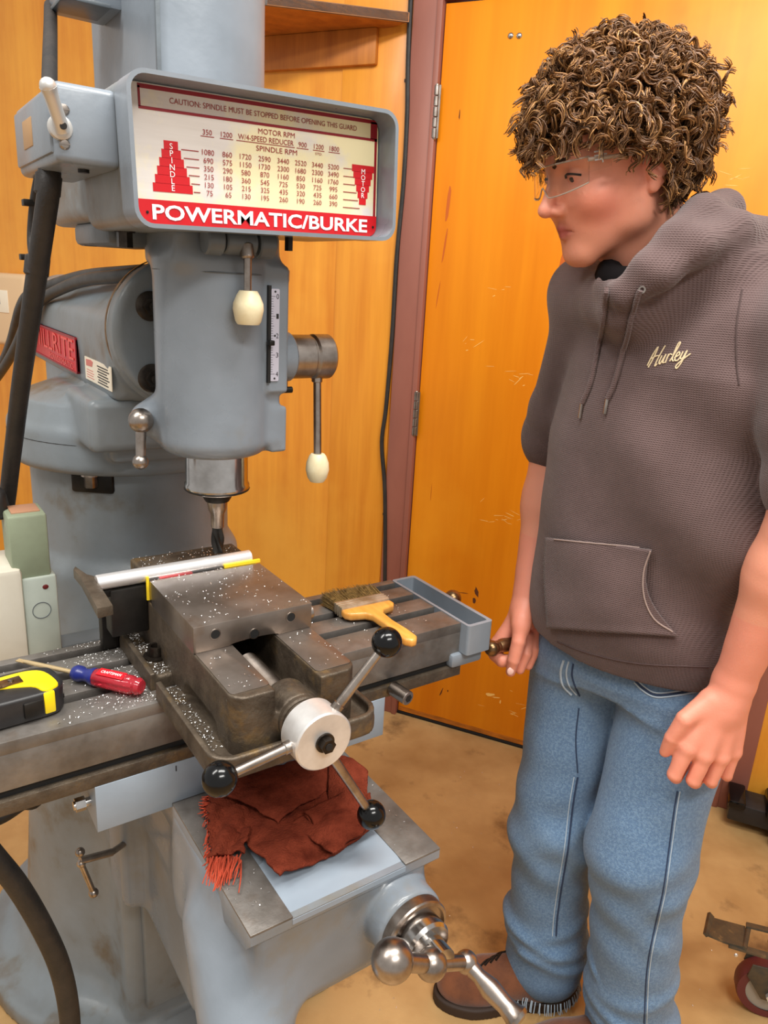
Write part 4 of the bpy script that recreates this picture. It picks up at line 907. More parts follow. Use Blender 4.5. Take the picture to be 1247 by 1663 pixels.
a_, c_, zt = ony(11, 838, yF+.004)[0], ony(76, 838, yF+.004)[0], ony(40, 838, yF+.004)[2]; zb_ = ony(40, 924, yF+.004)[2]
b = B(); box(b, (a_, yF+.004, zj-.002), (c_, yF+.07, zt), .004); gb = obj('green_box', b, 'green', eb_)
b = B(); box(b, (a_+.008, yF+.02, zt-.001), (c_-.006, yF+.06, zt+.002), .001); obj('lid_patch', b, mat('peeled_paint', (176, 128, 98), .6), gb)
p = ony(68, 991, yF); b = B(); ring_prism(b, [(math.cos(t)*.0135, math.sin(t)*.0135) for t in np.linspace(0, 6.2832, 28, False)], [(math.cos(t)*.0125, math.sin(t)*.0125) for t in np.linspace(0, 6.2832, 28, False)], .0008, axisframe((p[0], yF+.0001, p[2]), (0, -1, 0))); obj('knockout', b, 'paint_dark', jb)
p = ony(62, 938, yF); b = B(); ring_prism(b, [(math.cos(t)*.017, math.sin(t)*.017) for t in np.linspace(0, 6.2832, 28, False)], [(math.cos(t)*.0155, math.sin(t)*.0155) for t in np.linspace(0, 6.2832, 28, False)], .0012, Matrix.Translation((p[0], yF+.034, p[2]-.0002))); obj('knockout', b, 'paint_dark', jb)
b = B(); ball(b, ony(74, 953, yF-.0005), .0045, 10, (1, .15, .9)); obj('red_drip', b, mat('dried_red_paint', (104, 34, 34), .4), jb)
b = B(); box(b, (.185, 1.18, .79), (.30, 1.225, .83), .003); obj('mounting_bracket', b, 'paint_grimy', eb_)
cord = lambda name, pts, r, label, m='rubber', n=12: tag(obj(name, (lambda bm: (tube(bm, pts, r, n, 8), bm)[1])(B()), m, None, 180), label, 'cable')
ca = cord('power_cord', [onx(80, 255, .205), onx(80, 300, .20), onx(72, 360, .195), onx(62, 430, .19), onx(46, 540, .182), onx(32, 640, .176), onx(20, 740, .168), onx(8, 830, .155), (.139, 1.21, 1.085), (.14, 1.205, 1.05)], .0125, 'thick black power cord hanging from the switch box past the ram')
for px, py in ((60, 432), (78, 300)):
    b = B(); p = Vector(onx(px, py, .19 if py > 400 else .20)); cyl(b, p-Vector((.002, 0, .012)), p+Vector((.002, 0, .012)), .0145, n=18, bev=.002); obj('cord_sleeve', b, 'rubber', ca)
cb_ = cord('control_cable', [onx(66, 275, .21), onx(56, 330, .205), onx(52, 390, .20), onx(58, 432, .195)], .0062, 'thin black control cable tied against the thick power cord')
for px, py in ((53, 330), (48, 418)):
    b = B(); p = Vector(onx(px, py, .203)); box(b, (-.012, -.008, -.004), (.012, .008, .004), .001, Matrix.Translation(p)); obj('cable_tie', b, 'dark', cb_)
cord('motor_conduit', [onx(82, 10, .29), onx(82, 40, .27), onx(81, 90, .24), onx(80, 150, .215), (.205, .99, 1.59)], .009, 'black conduit running from the motor box down to the switch box')
def clear_of(pts, fields, gap):
    P = np.array(spline(pts, 6)); e = 1e-4
    for it in range(80):
        for fd in fields:
            v = fd(P); g_ = np.stack([(fd(P+e*np.eye(3)[i])-v)/e for i in range(3)], -1); g_ /= np.linalg.norm(g_, axis=-1)[:, None]+1e-9
            P = P+g_*np.clip(gap-v, 0, .004)[:, None]
        if it < 66: P[1:-1] = (P[:-2]+6*P[1:-1]+P[2:])/8
    return [p for p in P[::2]]
plate_f = lambda P: s_box(P, (.294, 1.30, 1.235), (.31, 1.75, 1.312), .001)
def path_f(path): return lambda P: np.min(np.linalg.norm(P[:, None]-np.array(spline(path, 6))[None], axis=-1), 1)-.0105
loop1 = clear_of([(.495, 1.166, 1.37), (.46, 1.166, 1.405), (.42, 1.167, 1.420), (.38, 1.170, 1.421), (.35, 1.18, 1.412), onx(175, 452, .335), onx(150, 450, .325), onx(110, 462, .32), onx(75, 490, .305), onx(40, 545, .285), onx(10, 595, .265), onx(-25, 640, .25)], [f_ram, plate_f], .0125); cord('looped_cable', loop1, .0105, 'dark grey cable looped over the top of the ram nearest the name plate', 'cable')
loop2 = clear_of([(.497, 1.194, 1.37), (.46, 1.194, 1.405), (.42, 1.196, 1.420), (.385, 1.205, 1.421), onx(172, 446, .355), onx(145, 443, .345), onx(95, 462, .335), onx(62, 500, .32), onx(20, 570, .30), onx(-20, 630, .28)], [f_ram, plate_f, path_f(loop1)], .0125); cord('looped_cable', loop2, .0105, 'dark grey cable looped over the ram behind the other looped cable', 'cable')
cord('drop_hose', [ony(-60, 1330, .92), ony(-15, 1385, .92), ony(28, 1438, .92), ony(68, 1505, .92), ony(97, 1570, .92), ony(112, 1640, .92), ony(116, 1720, .92), ony(118, 1850, .92), (.12, .94, .02)], .0145, 'thick black hose sagging in front of the column base')
cord('table_hose', [ony(-60, 1352, 1.07), ony(0, 1330, 1.07), ony(35, 1308, 1.07), ony(70, 1285, 1.075), (.21, 1.10, .80), (.265, 1.16, .79)], .0085, 'dark flexible conduit tucked under the left end of the table')

# ================================================================== CASTERS AT THE RIGHT
def caster(root, c, axis, r, wd, steer, mw, plate_z):
    axis = Vector(axis).normalized(); c = Vector(c)
    b = B(); lathe(b, [(r*.72, -wd/2), (r*.97, -wd/2), (r, -wd*.3), (r, wd*.3), (r*.97, wd/2), (r*.72, wd/2)], axisframe(c, axis), 48); obj('tyre', b, mw, root)
    b = B(); lathe(b, [(0, -wd*.42), (r*.74, -wd*.42), (r*.74, wd*.42), (0, wd*.42)], axisframe(c, axis), 40); obj('wheel_hub', b, 'wheelgrey', root)
    sd_ = Vector((0, 0, 1)).cross(axis).normalized()
    for s in (-1, 1):
        b = B(); m_ = Matrix(((sd_.x, 0, axis.x, c.x), (sd_.y, 0, axis.y, c.y), (0, 1, axis.z, c.z), (0, 0, 0, 1)))
        prism(b, [(-.016, -.014), (.014, -.016), (.03, .02), (.044*steer+.01, plate_z-c.z), (-.045, plate_z-c.z), (-.05, r*.55)], .003, m_@Matrix.Translation((0, 0, s*wd*.62-.0015)), .0006); obj('fork_leg', b, 'castergrey', root)
    b = B(); hexa(b, c-axis*wd*.9, c+axis*wd*.9, .0095); obj('axle_nut', b, 'alu', root)
    b = B(); cyl(b, c-axis*wd*.95, c+axis*wd*.95, .0048, n=14); obj('axle', b, 'bronze', root)
    return sd_
# cart caster with brake pedal
cc = Vector(at(1250, 1592, 1.215)); cc.z = .064
tr_ = thing('rolling_cart', 'worn dark cart caster with maroon wheel and brake pedal standing on the floor', 'cart caster', (cc.x, cc.y, 0))
axv = Vector((-FH[0]*.95-RT[0]*.25, -FH[1]*.95-RT[1]*.25, 0)); sdv = caster(tr_, cc, axv, .064, .034, 1, 'caster_red', .13)
rv = Vector((RT[0], RT[1], 0)); fv = Vector((FH[0], FH[1], 0))
def pt(px, py, d): return Vector(at(px, py, d))
b = B(); p0, p1 = pt(1205, 1520, 1.19), pt(1300, 1552, 1.19); n0, n1 = pt(1212, 1502, 1.27), pt(1305, 1528, 1.27)
def slab(bm, quad, th):
    n_ = (quad[1]-quad[0]).cross(quad[3]-quad[0]).normalized()*th; vs = [bm.verts.new(q) for q in quad]+[bm.verts.new(q-n_) for q in quad]
    for f_ in ((0, 1, 2, 3), (7, 6, 5, 4), (0, 4, 5, 1), (1, 5, 6, 2), (2, 6, 7, 3), (3, 7, 4, 0)): bm.faces.new([vs[i] for i in f_])
    bmesh.ops.recalc_face_normals(bm, faces=bm.faces[:])
q = [pt(1178, 1530, 1.17), pt(1212, 1539, 1.17), pt(1210, 1504, 1.235), pt(1184, 1497, 1.235)]; slab(b, q, .004); q2 = [pt(1150, 1518, 1.17), q[0], q[3], pt(1158, 1490, 1.235)]; slab(b, q2, .004)
slab(b, [pt(1146, 1515, 1.168), pt(1151, 1521, 1.168), pt(1160, 1489, 1.237), pt(1153, 1481, 1.237)], .006); obj('brake_pedal', b, 'castergrey', tr_, 0)
b = B(); slab(b, [pt(1184, 1537, 1.165), pt(1300, 1572, 1.165), pt(1300, 1562, 1.18), pt(1184, 1528, 1.18)], .004); slab(b, [pt(1212, 1504, 1.225), pt(1300, 1526, 1.225), pt(1300, 1518, 1.24), pt(1212, 1497, 1.24)], .004); obj('mount_rail', b, 'castergrey', tr_, 0)
b = B(); tube(b, [pt(1208, 1541, 1.168), pt(1216, 1503, 1.238)], .005, 10, 0); obj('pedal_pin', b, 'castergrey', tr_)
b = B(); p = pt(1195, 1551, 1.163); lathe(b, [(0, .003), (.003, .002), (.004, 0)], axisframe(p, -fv), 14); obj('rivet', b, 'alu', tr_)
b = B(); e0 = pt(1275, 1540, 1.2); box(b, (0, -.06, -.02), (.35, .06, .03), .004, frame((e0.x, e0.y, .155), rv)); obj('cart_frame', b, 'castergrey', tr_)
# low black dolly against the wall past the door
dc = wl(onz(1170, 1320, 0)); dl = thing('black_dolly', 'low black wheeled dolly standing against the wall past the door', 'dolly', WM@Vector((dc.x+.1, -.09, 0)))
b = B(); wbox(b, dc.x+.01, dc.x+.7, -.10, -.015, .03, .085, .004); obj('side_rail', b, 'blackplastic', dl)
b = B(); wbox(b, dc.x+.005, dc.x+.05, -.11, -.012, .075, .098, .006); wbox(b, dc.x+.10, dc.x+.16, -.12, -.012, .075, .112, .008); obj('corner_cap', b, 'ball', dl)
wcn = WM@Vector((dc.x+.17, -.13, .05)); caster(dl, wcn, Vector((WN[0], WN[1], 0)), .05, .026, 1, 'rubber', .09)
# ================================================================== PERSON
from mathutils.bvhtree import BVHTree
TH = math.radians(42)
PF = -FH*math.cos(TH)-RT*math.sin(TH)           # chest direction
PL = RT*math.cos(TH)-FH*math.sin(TH)            # to the person's left
UP = np.array((0, 0, 1.))
T0 = at(1070, 800, 1.2); T0 = np.array((T0[0], T0[1], 0.))
def lean(z): return np.clip((z-.95)/.40, 0, 1.15)
def body(l, f, z): s = lean(z); return T0+PL*(l+.04*s)+PF*(f+.06*s)+UP*z
_wd = rng.normal(size=(10, 3)); _wd /= np.linalg.norm(_wd, axis=1)[:, None]; _wp = rng.uniform(0, 6.28, 10)
def wav(P, k):
    """soft three dimensional ripple"""
    s = 0
    for i in range(10): s = s+np.sin((P@_wd[i])*k*(.6+.12*i)+_wp[i])
    return s/10
def loft(P, zs, cl, cf, a, b, n=2.3):
    z = np.clip(P[..., 2], zs[0], zs[-1]); q = P-T0
    ln = lean(z); l = (q@PL)-np.interp(z, zs, cl)-.04*ln; f = (q@PF)-np.interp(z, zs, cf)-.06*ln; A = np.interp(z, zs, a); Bb = np.interp(z, zs, b)
    k = (np.abs(l/A)**n+np.abs(f/Bb)**n)**(1/n)
    d = (k-1)*np.minimum(A, Bb)
    return np.maximum(d, np.maximum(zs[0]-P[..., 2], P[..., 2]-zs[-1]))
person = thing('person', 'standing person in brown hooded sweatshirt and blue jeans turning the table crank', 'person', body(0, 0, 0))
# ---- joints
SHR, SHL = body(-.165, -.01, 1.395), body(.158, .018, 1.392)
ELR, WRR = at(903, 735, 1.36), at(853, 985, 1.25)
ELL, WRL = at(1318, 808, .945), at(1190, 1112, .99)
# ---- sweatshirt
zs = [.82, .86, .95, 1.05, 1.2, 1.32, 1.39, 1.44, 1.47]
def f_hood(P):
    d = loft(P, zs, [0]*9, [0, .005, .01, .01, .005, -.005, -.015, -.02, -.02], [.176, .182, .19, .194, .196, .19, .16, .10, .075], [.128, .136, .142, .138, .13, .122, .105, .085, .07])
    for s, S_, E_ in ((-1, SHR, ELR), (1, SHL, ELL)):
        d = smin(d, s_cap(P, body(.05*s, -.02, 1.425), S_, .055, .062), .05)
        d = smin(d, s_cap(P, S_, S_+(E_-S_)*.90, .070 if s < 0 else .082, .062 if s < 0 else .070), .012)
        c = S_+(E_-S_)*.88; dr = nrm(E_-S_)
        for k in range(3): d = smin(d, s_cap(P, c-dr*.028*k-dr*.001, c-dr*(.028*k+.002), (.069, .064, .068)[k]+(.008 if s > 0 else 0)), .006)       # pushed-up sleeve rolls
    # collar of the hood, and its bulk down the back
    A = [at(1003, 474, 1.05), at(1050, 436, 1.035), at(1098, 390, 1.045), at(1142, 350, 1.08), at(1172, 345, 1.14), at(1140, 365, 1.22), at(1062, 400, 1.24), at(998, 436, 1.18), at(988, 462, 1.10), at(1003, 474, 1.05)]
    d = smin(d, s_cap(P, at(1020, 500, 1.085), at(1150, 425, 1.09), .040, .048), .04); d = smin(d, s_cap(P, at(985, 482, 1.15), at(945, 470, 1.27), .04, .05), .04); d = smin(d, s_cap(P, at(1150, 425, 1.10), at(1240, 440, 1.12), .05, .055), .04)
    rr = [.012, .019, .023, .026, .03, .028, .022, .018, .014, .012]
    c = None
    for i in range(9):
        q = s_cap(P, A[i], A[i+1], rr[i], rr[i+1]); c = q if c is None else smin(c, q, .012)
    d = smin(d, c, .016)
    B_ = [at(1015, 486, 1.045), at(1075, 446, 1.025), at(1130, 402, 1.03), at(1190, 375, 1.06), at(1250, 385, 1.12)]
    for i in range(4): d = smin(d, s_cap(P, B_[i], B_[i+1], .013+.004*i, .013+.004*(i+1)), .014)
    d = smin(d, s_ell(P, body(.03, -.13, 1.42), (.10, .06, .07)), .05)
    # hollow for the neck
    d = np.maximum(d, -s_cap(P, at(1058, 330, 1.125), at(1066, 425, 1.135), .054, .046))
    z = P[..., 2]; l = (P-T0)@PL-.04*lean(z); f = (P-T0)@PF-.06*lean(z)
    m = np.clip((1.34-z)/.12, 0, 1)*np.clip((z-.86)/.1, 0, 1)
    d = d-m*.015*np.sin((l*.62+z*.78)*34+np.sin(l*9+1)*1.3)*np.clip(.45+l*2.6, 0, 1)
    d = d-.0065*wav(P, 21)-.0022*wav(P+3, 60)
    d = np.maximum(d, .838+.022*np.clip(-l/.2, 0, 1)-z)
    bulge = np.exp(-(((z-.905)/.05)**2+((l+.02)/.13)**2)); d = d-.016*bulge*(f > 0)
    return d
M['knit'] = mat('waffle_knit', (94, 74, 72), .9, 0, (82, 63, 61), 14, sheen=.2, bump=.15, bscale=300)
weave(M['knit'], 105, 105, .55, (0, 0, math.atan2(PL[1], PL[0])), .002)
hoodie = obj('sweatshirt', net(f_hood, (min(T0[0]-.40, .70), T0[1]-.46, .78), (T0[0]+.42, T0[1]+.36, 1.58), .0055), 'knit', person, 180)
def bvh(o): return BVHTree.FromObject(o, bpy.context.evaluated_depsgraph_get())
def bvhm(o):
    me = o.data; n = len(me.vertices); co = np.empty(n*3); me.vertices.foreach_get('co', co)
    return BVHTree.FromPolygons([tuple(c) for c in co.reshape(-1, 3)], [tuple(p.vertices) for p in me.polygons])
def hit(tree, px, py, off=.0):
    r = _ray(px, py); r = Vector(r/np.linalg.norm(r)); loc, nr, _, _ = tree.ray_cast(Vector(EYE), r)
    if loc is None: return None
    if nr.dot(r) > 0: nr = -nr
    return loc+nr*off
ht = bvhm(hoodie)
def strip(tree, pts, r, off, name, m, parent, n=6, sm=6, **kw):
    pts = [(p[0], p[1]) for p in spline([(x, y, 0) for x, y in pts], 4)]; Q = [pts[0]]
    for a, c in zip(pts, pts[1:]):
        m_ = max(1, int(math.hypot(c[0]-a[0], c[1]-a[1])/6)); Q += [(a[0]+(c[0]-a[0])*k/m_, a[1]+(c[1]-a[1])*k/m_) for k in range(1, m_+1)]
    P = [hit(tree, x, y, off) for x, y in Q]; P = [p for p in P if p is not None]; sm = 1
    P = [p for i, p in enumerate(P) if i == 0 or (p-P[i-1]).length < .05]
    if len(P) < 2: return None
    bm = B(); tube(bm, P, r, n, sm); return obj(name, bm, m, parent)
# pocket: second layer of cloth lying on the front, with stitched edges
def pocket_fn(u, v):
    tl, tr, br, bl = (893, 872), (1061, 890), (1100, 1032), (893, 1018)
    x = (1-v)*((1-u)*tl[0]+u*tr[0])+v*((1-u)*bl[0]+u*br[0]); y = (1-v)*((1-u)*tl[1]+u*tr[1])+v*((1-u)*bl[1]+u*br[1])
    if u > .8: x -= 26*math.sin(math.pi*v)*(u-.8)/.2
    p = hit(ht, x, y, .0045+.006*math.sin(math.pi*min(1, v*1.1)))
    return p if p is not None else hit(ht, 960, 950, .005)
bm = B(); quadgrid(bm, pocket_fn, 40, 32, .004); bmesh.ops.recalc_face_normals(bm, faces=bm.faces[:]); pk = obj('front_pocket', bm, 'knit', hoodie, 180)
pt_ = bvhm(pk)
M['stitch'] = mat('pale_stitching', (150, 130, 122), .8)
strip(pt_, [(900, 876), (950, 881), (1005, 886), (1058, 892)], .0011, .0004, 'pocket_stitching', 'stitch', hoodie)
strip(pt_, [(1056, 895), (1045, 930), (1046, 970), (1062, 1005), (1092, 1026)], .0013, .0004, 'pocket_stitching', 'stitch', hoodie)
strip(ht, [(905, 1042), (960, 1062), (1040, 1078), (1150, 1083)], .0011, .0004, 'hem_stitching', mat('brown_stitching', (74, 56, 54), .9), hoodie)
strip(ht, [(1205, 470), (1196, 530), (1196, 590), (1200, 625)], .0012, .0004, 'armhole_seam', mat('seam_brown', (70, 54, 52), .9), hoodie)
# drawstrings with metal tips
for pts, nm in (([(988, 468), (985, 500), (975, 560), (962, 620), (948, 655)], 0), ([(1040, 470), (1028, 500), (1016, 560), (1000, 620), (988, 648)], 1)):
    s_ = strip(ht, pts, .0038, .0035, 'drawstring', 'knit', hoodie, 8)
    e = pts[-1]; strip(ht, [e, (e[0]-2, e[1]+12), (e[0]-4, e[1]+24)], .0026, .0035, 'string_tip', 'satin', hoodie, 8)
p = hit(ht, 1042, 470, .001); b = B(); lathe(b, [(.0028, .0), (.005, .0008), (.005, .0016), (.0028, .0016)], axisframe(p, -FH), 18); obj('eyelet', b, 'satin', hoodie)
# embroidered word on the chest, laid on the cloth
bmt = B()
for st in ([(0, .12), (.05, .62), (.12, .98), (.10, .5), (.04, .02)], [(.02, .42), (.14, .52), (.24, .52)], [(.29, .98), (.23, .55), (.19, .05), (.24, .12)], [(.29, .5), (.27, .2), (.31, .1), (.37, .45), (.38, .52), (.36, .16), (.41, .12)],
           [(.45, .52), (.43, .1)], [(.43, .32), (.48, .5), (.54, .44)], [(.53, .14), (.61, .6), (.65, .98), (.60, .92), (.57, .3), (.62, .1)], [(.62, .28), (.72, .38), (.70, .52), (.65, .42), (.65, .15), (.73, .12), (.77, .3)],
           [(.79, .52), (.77, .22), (.83, .18), (.88, .52)], [(.89, .54), (.84, 0), (.77, -.28), (.73, -.15), (.84, .1), (1.0, .34)]):
    P_ = [hit(ht, 1050+68*q[0]+11*q[1], 598-34*q[1]-12*q[0], .0008) for q in spline([(x, y, 0) for x, y in st], 6)]
    tube(bmt, [p for p in P_ if p is not None], .0010, 6, 0)
obj('chest_embroidery', bmt, mat('embroidery_thread', (206, 186, 150), .7), hoodie, 0)
# dark undershirt at the neck
b = B(); tube(b, [at(1000, 430, 1.19), at(990, 446, 1.13), at(1000, 456, 1.09), at(1028, 456, 1.07), at(1062, 434, 1.07), at(1098, 398, 1.08), at(1124, 355, 1.10), at(1140, 335, 1.15)], .021, 12, 6); tag(obj('undershirt_collar', b, mat('black_cotton', (20, 18, 19), .95, spec=.05), person, 180))
# ---- jeans
HR, HL_ = body(-.09, -.01, .80), body(.09, -.01, .80)
KR, AR = at(898, 1345, 1.225), at(880, 1575, 1.235)
KL, AL = at(1040, 1375, 1.09), at(1008, 1720, 1.10)
AR[2] = max(AR[2], .05); AL[2] = .05
def f_jean(P):
    d = loft(P, [.775, .80, .88, .93], [0]*4, [.0, .0, .0, .0], [.150, .158, .156, .152], [.105, .115, .112, .105])
    o = None
    for H0_, K_, A_, rk in ((HR, KR, AR, .076), (HL_, KL, AL, .085)):
        q = smin(d, s_cap(P, H0_-UP*.02, K_, .098, rk), .05); q = smin(q, s_cap(P, K_, A_+UP*.05, rk, .074), .04)
        q = smin(q, s_cap(P, A_+UP*.06, A_+UP*.03, .074, .078), .02); o = q if o is None else smin(o, q, .006)
    d = o
    z = P[..., 2]; l = (P-T0)@PL
    lo = np.clip((.42-z)/.25, 0, 1)
    d = d-(.002+.003*lo)*wav(P*np.array((1, 1, 1.7)), 30)-.0016*wav(P+7, 80)
    for c, k in ((KR, 1), (KL, -1)):                                   # pulled folds behind and under the knees
        q = P-c; s = q@UP*.86+(q@RT)*.5*k; d = d-.003*np.sin(s*75)*np.exp(-((q@UP+.03)/.10)**2)
    for A_ in (AR, AL):
        q = P-A_; d = d-.012*np.exp(-((q@UP-.095+.25*(q@RT))/.016)**2)-.006*np.exp(-((q@UP-.17-.3*(q@RT))/.018)**2)*(np.linalg.norm(q, axis=-1) < .25)
    return np.maximum(d, np.maximum(.028-z, z-.915))
M['denim'] = mat('faded_denim', (88, 118, 152), .85, 0, (112, 142, 172), 240, lo=.40, hi=.66, detail=2, c3=(126, 152, 178), s3=3.0, l3=.46, h3=.80, bump=.6, bscale=480, sheen=.15)
jeans = obj('jeans', net(f_jean, (T0[0]-.34, T0[1]-.36, .0), (T0[0]+.33, T0[1]+.30, .94), .0055), 'denim', person, 180)
jt = bvhm(jeans)
M['seam'] = mat('pale_denim_seam', (170, 186, 200), .85); M['seamdark'] = mat('dark_denim_seam', (40, 56, 84), .9)
for pts, r, m, off in (([(1104, 1285), (1098, 1320), (1090, 1380), (1080, 1450), (1064, 1520), (1054, 1580), (1050, 1662)], .0010, 'seam', .0004), ([(1100, 1285), (1094, 1320), (1086, 1380), (1076, 1450), (1060, 1520), (1050, 1580), (1046, 1662)], .0014, 'seamdark', .0002),
                       ([(938, 1262), (930, 1310), (922, 1380), (912, 1440), (905, 1490), (903, 1520)], .0018, 'seamdark', .0003), ([(932, 1262), (924, 1310), (916, 1380), (906, 1440), (899, 1490), (897, 1520)], .0010, 'seam', .0004),
                       ([(1035, 1104), (1048, 1116), (1066, 1125), (1100, 1122), (1138, 1113)], .0014, 'seam', .0006), ([(1030, 1108), (1046, 1123), (1066, 1132), (1100, 1129), (1134, 1122)], .0014, 'seam', .0006), ([(1032, 1106), (1047, 1119.5), (1066, 1128.5), (1100, 1125.5), (1136, 1117.5)], .002, 'seamdark', .0002),
                       ([(916, 1072), (911, 1090), (914, 1112), (928, 1128)], .0022, 'seam', .0008), ([(924, 1074), (920, 1092), (924, 1112), (936, 1128)], .0016, 'seam', .0008), ([(931, 1078), (929, 1096), (934, 1114), (941, 1130)], .0016, 'seamdark', .0006), ([(940, 1150), (935, 1200), (938, 1255)], .0013, 'seamdark', .0002)):
    strip(jt, pts, r, off, 'jeans_seam', m, jeans)
p = hit(jt, 1137, 1117, .0012); b = B(); lathe(b, [(0, .002), (.003, .0018), (.0048, 0)], axisframe(p, Vector(-FH)), 16); obj('pocket_rivet', b, 'bronze', jeans)
# frayed hem threads of the near cuff
b = B()
for k in range(90):
    a = 2*math.pi*k/90+random.uniform(-.03, .03); e = AR+np.array((math.cos(a)*.077, math.sin(a)*.077, 0)); e[2] = .036
    tube(b, [e+UP*.012, e+np.array((math.cos(a)*.004, math.sin(a)*.004, 0)), e+np.array((math.cos(a+random.uniform(-1, 1))*.006, math.sin(a+random.uniform(-1, 1))*.006, -.010))], .0011, 4, 2)
tag(obj('frayed_hem', b, 'seam', jeans), kind='stuff')
# ---- shoe
HE, TO = onz(925, 1612, 0), onz(705, 1622, 0); sdir = nrm(TO-HE); sl_ = np.linalg.norm(TO-HE); sn = np.array((-sdir[1], sdir[0], 0))
def sp(u, w_, z): return HE+sdir*sl_*u+sn*w_+UP*z
AXS = np.stack([sdir, sn, UP])
def f_shoe(P):
    d = s_ell(P, sp(.74, 0, .040), (sl_*.25, .046, .040), AXS); d = smin(d, s_ell(P, sp(.22, 0, .05), (.068, .040, .05), AXS), .03)
    d = smin(d, s_cap(P, sp(.30, 0, .06), sp(.62, 0, .052), .046, .040), .03); d = smin(d, s_cap(P, sp(.24, 0, .08), sp(.28, 0, .12), .042, .044), .02)
    return np.maximum(d, .018-P[..., 2])
M['suede'] = mat('brown_suede', (122, 70, 38), .85, 0, (92, 50, 26), 20, bump=.3, bscale=250, sheen=.3)
so = np.stack([HE, TO])
shoe = obj('shoe', net(f_shoe, (so[:, 0].min()-.08, so[:, 1].min()-.08, .0), (so[:, 0].max()+.08, so[:, 1].max()+.08, .18), .0035), 'suede', person, 180)
def f_sole(P):
    q = P.copy(); q[..., 2] = .02
    d = np.minimum(s_ell(q, sp(.72, 0, .02), (sl_*.29, .051, .05), AXS), s_ell(q, sp(.2, 0, .02), (.075, .043, .05), AXS)); d = smin(d, s_cap(q, sp(.2, 0, .02), sp(.72, 0, .02), .038, .045), .02)
    return np.maximum(d, np.abs(P[..., 2]-.0125)-.0120)
obj('shoe_sole', net(f_sole, (so[:, 0].min()-.09, so[:, 1].min()-.09, -.006), (so[:, 0].max()+.09, so[:, 1].max()+.09, .03), .0035), mat('dark_sole', (52, 36, 26), .7), shoe, 60)
sht = bvhm(shoe)
for k in range(4): x = 778+9*k; strip(sht, [(x, 1572-4*k), (x+12, 1560-5*k), (x+26, 1556-5*k)], .0022, .001, 'shoe_lace', 'dark', shoe)
# second shoe, below the frame
d2 = AL-AR; d2[2] = 0
for o_ in (shoe, [c for c in shoe.children if c.name.startswith('shoe_sole')][0]):
    pass
sh2 = shoe.copy(); C.objects.link(sh2); sh2.parent = person; sh2.location = shoe.location+Vector(d2)
so2 = [c for c in shoe.children if c.name.startswith('shoe_sole')][0].copy(); C.objects.link(so2); so2.parent = sh2; so2.location = (0, 0, 0)
# ---- head, arms and hands: the body
THH = math.radians(72); PIT = math.radians(15)
hf0 = -FH*math.cos(THH)-RT*math.sin(THH); HL = RT*math.cos(THH)-FH*math.sin(THH)
HFv = hf0*math.cos(PIT)-UP*math.sin(PIT); HU = UP*math.cos(PIT)+hf0*math.sin(PIT)
AXH = np.stack([HFv, HL, HU]); H0 = at(1052, 274, 1.075)-HL*.072
def hp_(x, y, z): return H0+HFv*x+HL*y+HU*z
def f_headskin(P):
    Q = (P-H0)@AXH.T; A = lambda y: np.stack([Q[..., 0], np.abs(Q[..., 1]), Q[..., 2]], -1)
    S = A(0); E = lambda c, r, ax=None: s_ell(S, c, r, ax); K = lambda a, b, r0, r1=None: s_cap(S, a, b, r0, r1)
    d = s_ell(Q, (-.008, 0, .052), (.098, .075, .082))
    d = smin(d, s_ell(Q, (.030, 0, .000), (.066, .064, .078)), .03)
    d = smin(d, K((.008, .046, -.048), (.064, .012, -.090), .022, .018), .025)           # jaw
    d = smin(d, s_ell(Q, (.068, 0, -.092), (.020, .020, .017)), .015)                     # chin
    d = smin(d, K((.012, .054, -.01), (.012, .048, -.055), .020, .020), .02)
    d = smin(d, s_ell(Q, (.058, 0, -.042), (.034, .042, .045)), .025)                     # muzzle
    d = smin(d, E((.062, .040, -.020), (.026, .024, .022)), .02)                          # cheekbone
    d = smin(d, K((.091, .010, .032), (.078, .046, .030), .0095, .009), .014)             # brow
    d = smin(d, s_ell(Q, (.078, 0, .06), (.022, .05, .04)), .02)                          # forehead
    eye = E((.094, .031, .010), (.016, .018, .012)); d = np.maximum(d, -(eye)) if False else smin(d, 1e3+0*eye, .001)
    d = -smin(-d, E((.099, .031, .011), (.018, .0165, .0105)), .010)                      # socket
    d = smin(d, E((.0775, .031, .011), (.0135, .0138, .0115)), .004)                      # lids over the eye
    d = -smin(-d, K((.099, .0215, .0085), (.090, .0425, .0080), .0036, .0030), .0015)       # lid opening
    d = smin(d, s_cap(Q, (.092, 0, .018), (.113, 0, -.023), .0070, .0092), .010)          # nose ridge
    d = smin(d, s_ell(Q, (.1135, 0, -.0265), (.0112, .0105, .0092)), .006)
    d = smin(d, E((.100, .0120, -.030), (.011, .0070, .0070)), .006)                      # wings
    d = smin(d, K((.093, 0, -.053), (.081, .020, -.057), .0066, .003), .004)              # upper lip
    d = smin(d, K((.090, 0, -.063), (.079, .018, -.0605), .0072, .003), .004)            # lower lip
    slit = K((.104, 0, -.0580), (.080, .024, -.0595), .0014, .0012); d = -smin(-d, slit, .0025)
    d = smin(d, s_cap(Q, (-.028, 0, -.035), (-.062, 0, -.15), .056, .058), .03)           # neck
    d = smin(d, s_cap(Q, (.0, 0, -.08), (-.035, 0, -.17), .034, .042), .03)
    d = smin(d, s_ell(Q, (.004, 0, -.105), (.012, .012, .014)), .012)
    # ear, near and far
    el = E((-.010, .078, .006), (.018, .0075, .031)); d = smin(d, el, .004)
    d = -smin(-d, E((-.006, .086, .010), (.010, .005, .018)), .004)
    d = smin(d, E((-.004, .0765, -.022), (.009, .006, .009)), .004)
    return d
